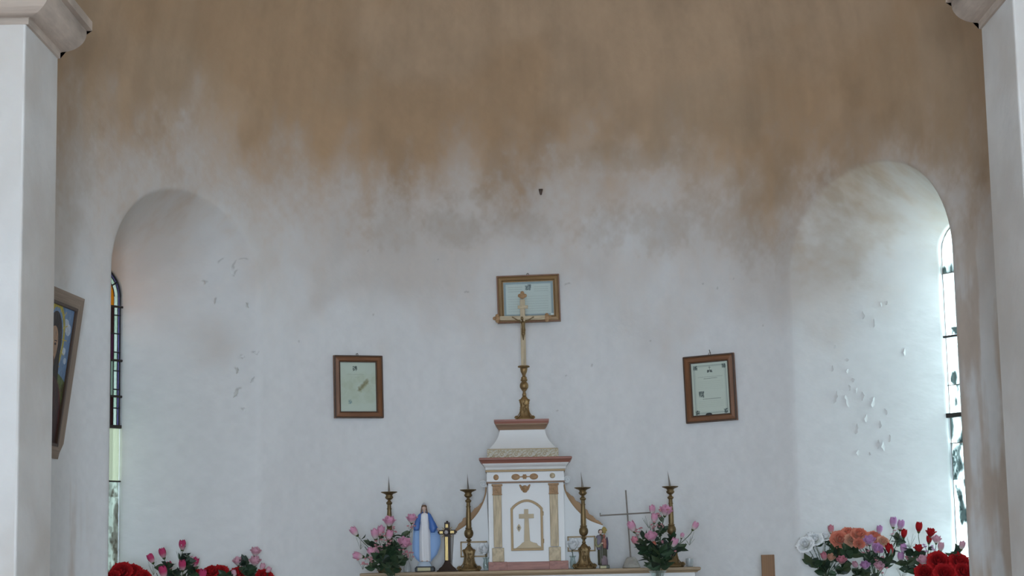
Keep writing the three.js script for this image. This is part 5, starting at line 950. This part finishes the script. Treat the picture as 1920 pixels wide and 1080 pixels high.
{ // left niche
  const A = [-2.5278, 1.4985, -12.1288], B = [-2.2501, 1.4924, -12.3292], C = [-1.9177, 1.4852, -12.5548];
  const ms = [A, B, C].map((q, i) => { const p = [q[0], SILL, q[2]]; vase(['brass vase of red roses under the stained glass window', 'white vase of crimson rosebuds in the stained glass niche', 'white vase of pale pink roses in the stained glass niche'][i], p, 0.2, 0.05, [brassVase, whiteVase, whiteVase][i]); return [p[0], SILL + 0.19, p[2]]; });
  bouquet('in the niche with stained glass', 'in the stained glass niche', [
    ['rose', 'red', [-2.5192, 1.5154, -11.9289], 0.075, look(-0.1, 0.7, 1), 1, 0], ['rose', 'red', [-2.475, 1.5141, -12.0824], 0.065, look(0.2, 0.8, 0.9), 1, 0], ['rose', 'red', [-2.4118, 1.48, -12.0842], 0.06, look(0.4, 0.7, 0.9), 2, 0], ['rose', 'red', [-2.563, 1.4776, -11.8592], 0.06, look(-0.4, 0.7, 0.9), 1, 0],
    ['bud', 'hot', [-2.3854, 1.5886, -12.2006], 0.066, look(-0.45, 1), 1, 1], ['bud', 'hot', [-2.3254, 1.6212, -12.2735], 0.07, look(-0.25, 1), 1, 1], ['bud', 'hot', [-2.2213, 1.6707, -12.3901], 0.07, look(0.05, 1), 1, 1], ['bud', 'hot', [-2.1985, 1.5418, -12.267], 0.072, look(0, 1), 2, 1], ['bud', 'hot', [-2.1407, 1.561, -12.4018], 0.068, look(0.3, 1), 1, 1], ['bud', 'hot', [-2.2979, 1.5039, -12.15], 0.08, look(-0.2, 1), 2, 1], ['bud', 'hot', [-2.086, 1.4791, -12.3433], 0.08, look(0.3, 1), 1, 1], ['bud', 'hot', [-2.2818, 1.5434, -12.2783], 0.055, look(-0.3, 1), 1, 1],
    ['rose', 'red', [-2.0541, 1.5051, -12.4589], 0.06, look(-0.2, 0.9, 0.8), 1, 2], ['rose', 'red', [-1.9938, 1.5005, -12.468], 0.064, look(0.1, 0.8, 0.9), 1, 2], ['rose', 'red', [-1.8758, 1.4949, -12.46], 0.058, look(0, 0.9, 0.8), 1, 2], ['rose', 'red', [-1.6953, 1.4713, -12.42], 0.06, look(0.4, 0.8, 0.9), 1, 2], ['rose', 'red', [-2.1304, 1.4933, -12.3837], 0.04, look(-0.3, 0.9, 0.8), 1, 1],
    ['open', 'palepink', [-1.7659, 1.6221, -12.484], 0.062, look(0.15, 1), 1, 2], ['open', 'palepink', [-1.8795, 1.5629, -12.484], 0.06, look(-0.1, 1), 1, 2], ['open', 'palepink', [-1.766, 1.5607, -12.46], 0.066, look(0.1, 1, 0.4), 1, 2], ['bud', 'palepink', [-1.7168, 1.5224, -12.452], 0.055, look(0.4, 1), 1, 2], ['bud', 'palepink', [-1.8961, 1.4852, -12.436], 0.05, look(-0.2, 1), 0, 2], ['bud', 'palepink', [-1.6769, 1.5014, -12.436], 0.05, look(0.6, 0.9), 1, 2],
    ['spray', 'white', [-2.3691, 1.5384, -12.205], 0.09, look(-0.4), 0, 1], ['spray', 'white', [-2.2382, 1.6235, -12.3719], 0.09, look(0), 0, 1], ['spray', 'white', [-2.1669, 1.5884, -12.3748], 0.08, look(0.2), 0, 1], ['berry', 'palepink', [-2.1697, 1.575, -12.3718], 0.06, look(0.1), 1, 1],
    ['leaves', 'red', [-2.1984, 1.5822, -12.3413], 0.055, look(0.1), 5, 1], ['leaves', 'red', [-2.2917, 1.5369, -12.2049], 0.06, look(-0.3), 6, 1], ['leaves', 'red', [-2.1551, 1.5141, -12.3291], 0.065, look(0.3), 7, 1], ['leaves', 'red', [-2.2407, 1.496, -12.2034], 0.06, look(-0.1), 7, 1], ['leaves', 'red', [-1.8267, 1.5483, -12.476], 0.06, look(0), 5, 2], ['leaves', 'red', [-1.8048, 1.4936, -12.444], 0.06, look(0.2), 7, 2], ['leaves', 'red', [-1.9488, 1.476, -12.444], 0.06, look(-0.4), 6, 2],
  ], ms);
}
{ // right niche
  const A = [1.902, 1.4127, -12.568], B = [2.2034, 1.4075, -12.4234], C = [2.4744, 1.4034, -12.1675];
  const ms = [A, B, C].map((q, i) => { const p = [q[0], SILL, q[2]]; vase(['white vase of white and coral roses in the clear glass niche', 'white vase of lilac roses in the clear glass niche', 'brass vase of red roses under the clear glass window'][i], p, 0.2, 0.05, [whiteVase, whiteVase, brassVase][i]); return [p[0], SILL + 0.19, p[2]]; });
  bouquet('in the niche with clear glass', 'in the clear glass niche', [
    ['rose', 'white', [1.7694, 1.6054, -12.452], 0.062, look(-0.5, 0.6, 0.9), 1, 0], ['rose', 'white', [1.8405, 1.6384, -12.484], 0.056, look(-0.2, 0.8, 0.8), 2, 0], ['open', 'white', [1.8126, 1.6562, -12.5], 0.05, look(-0.2, 1), 0, 0], ['rose', 'white', [1.9147, 1.6545, -12.516], 0.045, look(0, 0.9, 0.7), 1, 0],
    ['bud', 'rose', [1.9508, 1.6948, -12.516], 0.06, look(-0.05, 1), 1, 0], ['rose', 'coral', [1.9953, 1.6315, -12.4456], 0.066, look(0.05, 0.5, 1), 2, 0], ['rose', 'coral', [2.0608, 1.6719, -12.5], 0.056, look(0, 0.8, 0.8), 1, 0], ['rose', 'coral', [2.1153, 1.6624, -12.399], 0.062, look(0.1, 0.8, 0.8), 1, 1], ['rose', 'coral', [2.1977, 1.6393, -12.3126], 0.058, look(0.3, 0.8, 0.8), 1, 1], ['rose', 'peach', [2.0659, 1.623, -12.4198], 0.05, look(0, 0.4, 1), 0, 0], ['rose', 'peach', [2.2416, 1.6109, -12.2636], 0.045, look(0.3, 0.7, 0.9), 1, 1], ['rose', 'coral', [2.1018, 1.6013, -12.3557], 0.04, look(0, 0.5, 1), 0, 1],
    ['bud', 'lilac', [2.2309, 1.6827, -12.3355], 0.06, look(0.1, 1), 1, 1], ['open', 'lilac', [2.1525, 1.6161, -12.2731], 0.066, look(-0.1, 1, 0.5), 0, 1], ['open', 'lilac', [2.1881, 1.5613, -12.2033], 0.066, look(0.3, 0.7, 0.8), 1, 1], ['bud', 'lilac', [2.3101, 1.7271, -12.2761], 0.07, look(0.02, 1), 0, 1], ['bud', 'lilac', [2.3429, 1.7082, -12.2055], 0.068, look(0.15, 1), 0, 1],
    ['bud', 'red', [2.3571, 1.6543, -12.188], 0.06, look(0.1, 1), 1, 2], ['bud', 'red', [2.4382, 1.6913, -12.1157], 0.066, look(0.05, 1), 0, 2], ['open', 'red', [2.4882, 1.6555, -12.0116], 0.056, look(0.15, 1), 0, 2], ['bud', 'red', [2.4817, 1.6134, -12.0384], 0.055, look(0.05, 1), 1, 2], ['open', 'red', [2.4145, 1.559, -12.0466], 0.052, look(0, 1), 1, 2], ['bud', 'red', [2.263, 1.5598, -12.1924], 0.075, look(-0.3, 1), 1, 1],
    ['open', 'palepink', [2.5142, 1.6119, -11.9731], 0.055, look(0.1, 1), 0, 2], ['bud', 'palepink', [2.5264, 1.5654, -11.9178], 0.06, look(0.1, 1), 1, 2], ['bud', 'palepink', [2.6121, 1.5714, -11.7135], 0.058, look(0.2, 1), 1, 2], ['bud', 'lilac', [2.3333, 1.561, -12.1051], 0.064, look(0.05, 1), 1, 2], ['bud', 'lilac', [2.3104, 1.5087, -12.0856], 0.064, look(0, 1), 1, 2], ['open', 'palepink', [2.4184, 1.4865, -11.9364], 0.066, look(-0.2, 0.9), 0, 2], ['berry', 'lilac', [2.4631, 1.5574, -11.9774], 0.065, look(0.1), 1, 2],
    ['bud', 'rose', [1.8842, 1.5216, -12.42], 0.06, look(-0.3, 0.9, 0.5), 2, 0], ['open', 'peach', [1.9307, 1.514, -12.436], 0.05, look(0.1, 0.9, 0.5), 1, 0], ['open', 'rose', [1.9895, 1.4959, -12.3824], 0.056, look(0, 0.8, 0.5), 1, 0], ['bud', 'palepink', [2.064, 1.4641, -12.3085], 0.055, look(-0.5, 0.7, 0.6), 1, 1], ['open', 'lilac', [2.1153, 1.4598, -12.2545], 0.056, look(-0.1, 0.9, 0.5), 1, 1], ['open', 'palepink', [2.1878, 1.4551, -12.173], 0.058, look(0.1, 0.9, 0.5), 1, 1], ['berry', 'rose', [2.1274, 1.5533, -12.3002], 0.07, look(0), 1, 1], ['berry', 'rose', [2.2053, 1.5045, -12.1833], 0.07, look(0.1), 1, 1], ['berry', 'palepink', [2.3113, 1.649, -12.2126], 0.055, look(0.1), 1, 1], ['berry', 'rose', [2.3598, 1.4945, -12.0535], 0.06, look(0.1), 0, 2], ['berry', 'rose', [2.2056, 1.4185, -12.152], 0.06, look(0.1), 0, 1],
    ['rose', 'red', [2.4928, 1.4848, -11.8397], 0.072, look(0, 0.6, 1), 1, 2], ['rose', 'red', [2.4176, 1.4153, -11.9017], 0.066, look(-0.2, 0.5, 1), 1, 2], ['rose', 'red', [2.5094, 1.4076, -11.7536], 0.072, look(0.1, 0.5, 1), 0, 2], ['rose', 'red', [2.5961, 1.4761, -11.7219], 0.068, look(0.2, 0.6, 1), 1, 2], ['rose', 'red', [2.6054, 1.4188, -11.6621], 0.06, look(0.3, 0.5, 1), 0, 2],
    ['spray', 'white', [2.385, 1.6134, -12.1526], 0.08, look(0.1), 0, 2], ['spray', 'white', [1.875, 1.5661, -12.46], 0.08, look(-0.3), 0, 0], ['spray', 'white', [2.3048, 1.4234, -12.0601], 0.08, look(0), 0, 2],
    ['leaves', 'red', [1.7973, 1.4827, -12.42], 0.065, look(-0.9, 0.4), 6, 0], ['leaves', 'red', [1.8818, 1.4642, -12.42], 0.06, look(-0.4, 0.8), 7, 0], ['leaves', 'red', [1.9704, 1.5575, -12.46], 0.065, look(0), 8, 0], ['leaves', 'red', [2.0564, 1.5554, -12.4011], 0.075, look(0.1), 9, 0], ['leaves', 'red', [1.9936, 1.4487, -12.3784], 0.065, look(0.2), 8, 0], ['leaves', 'red', [2.1484, 1.5092, -12.2775], 0.065, look(-0.1), 8, 1], ['leaves', 'red', [2.2374, 1.5038, -12.1763], 0.07, look(0.2), 8, 1], ['leaves', 'red', [2.0853, 1.4203, -12.2864], 0.065, look(-0.2), 8, 1], ['leaves', 'red', [2.316, 1.6151, -12.1753], 0.055, look(0.2), 5, 1], ['leaves', 'red', [2.338, 1.4687, -12.0494], 0.07, look(-0.1), 9, 2], ['leaves', 'red', [2.3825, 1.54, -12.0565], 0.07, look(0), 6, 2], ['leaves', 'red', [2.3943, 1.4545, -11.9714], 0.065, look(0.1), 8, 2], ['leaves', 'red', [2.5818, 1.5407, -11.7882], 0.055, look(0.4), 5, 2], ['leaves', 'red', [1.9523, 1.6263, -12.5], 0.05, look(-0.1), 4, 0],
  ], ms);
}
renderer.render(scene, camera);
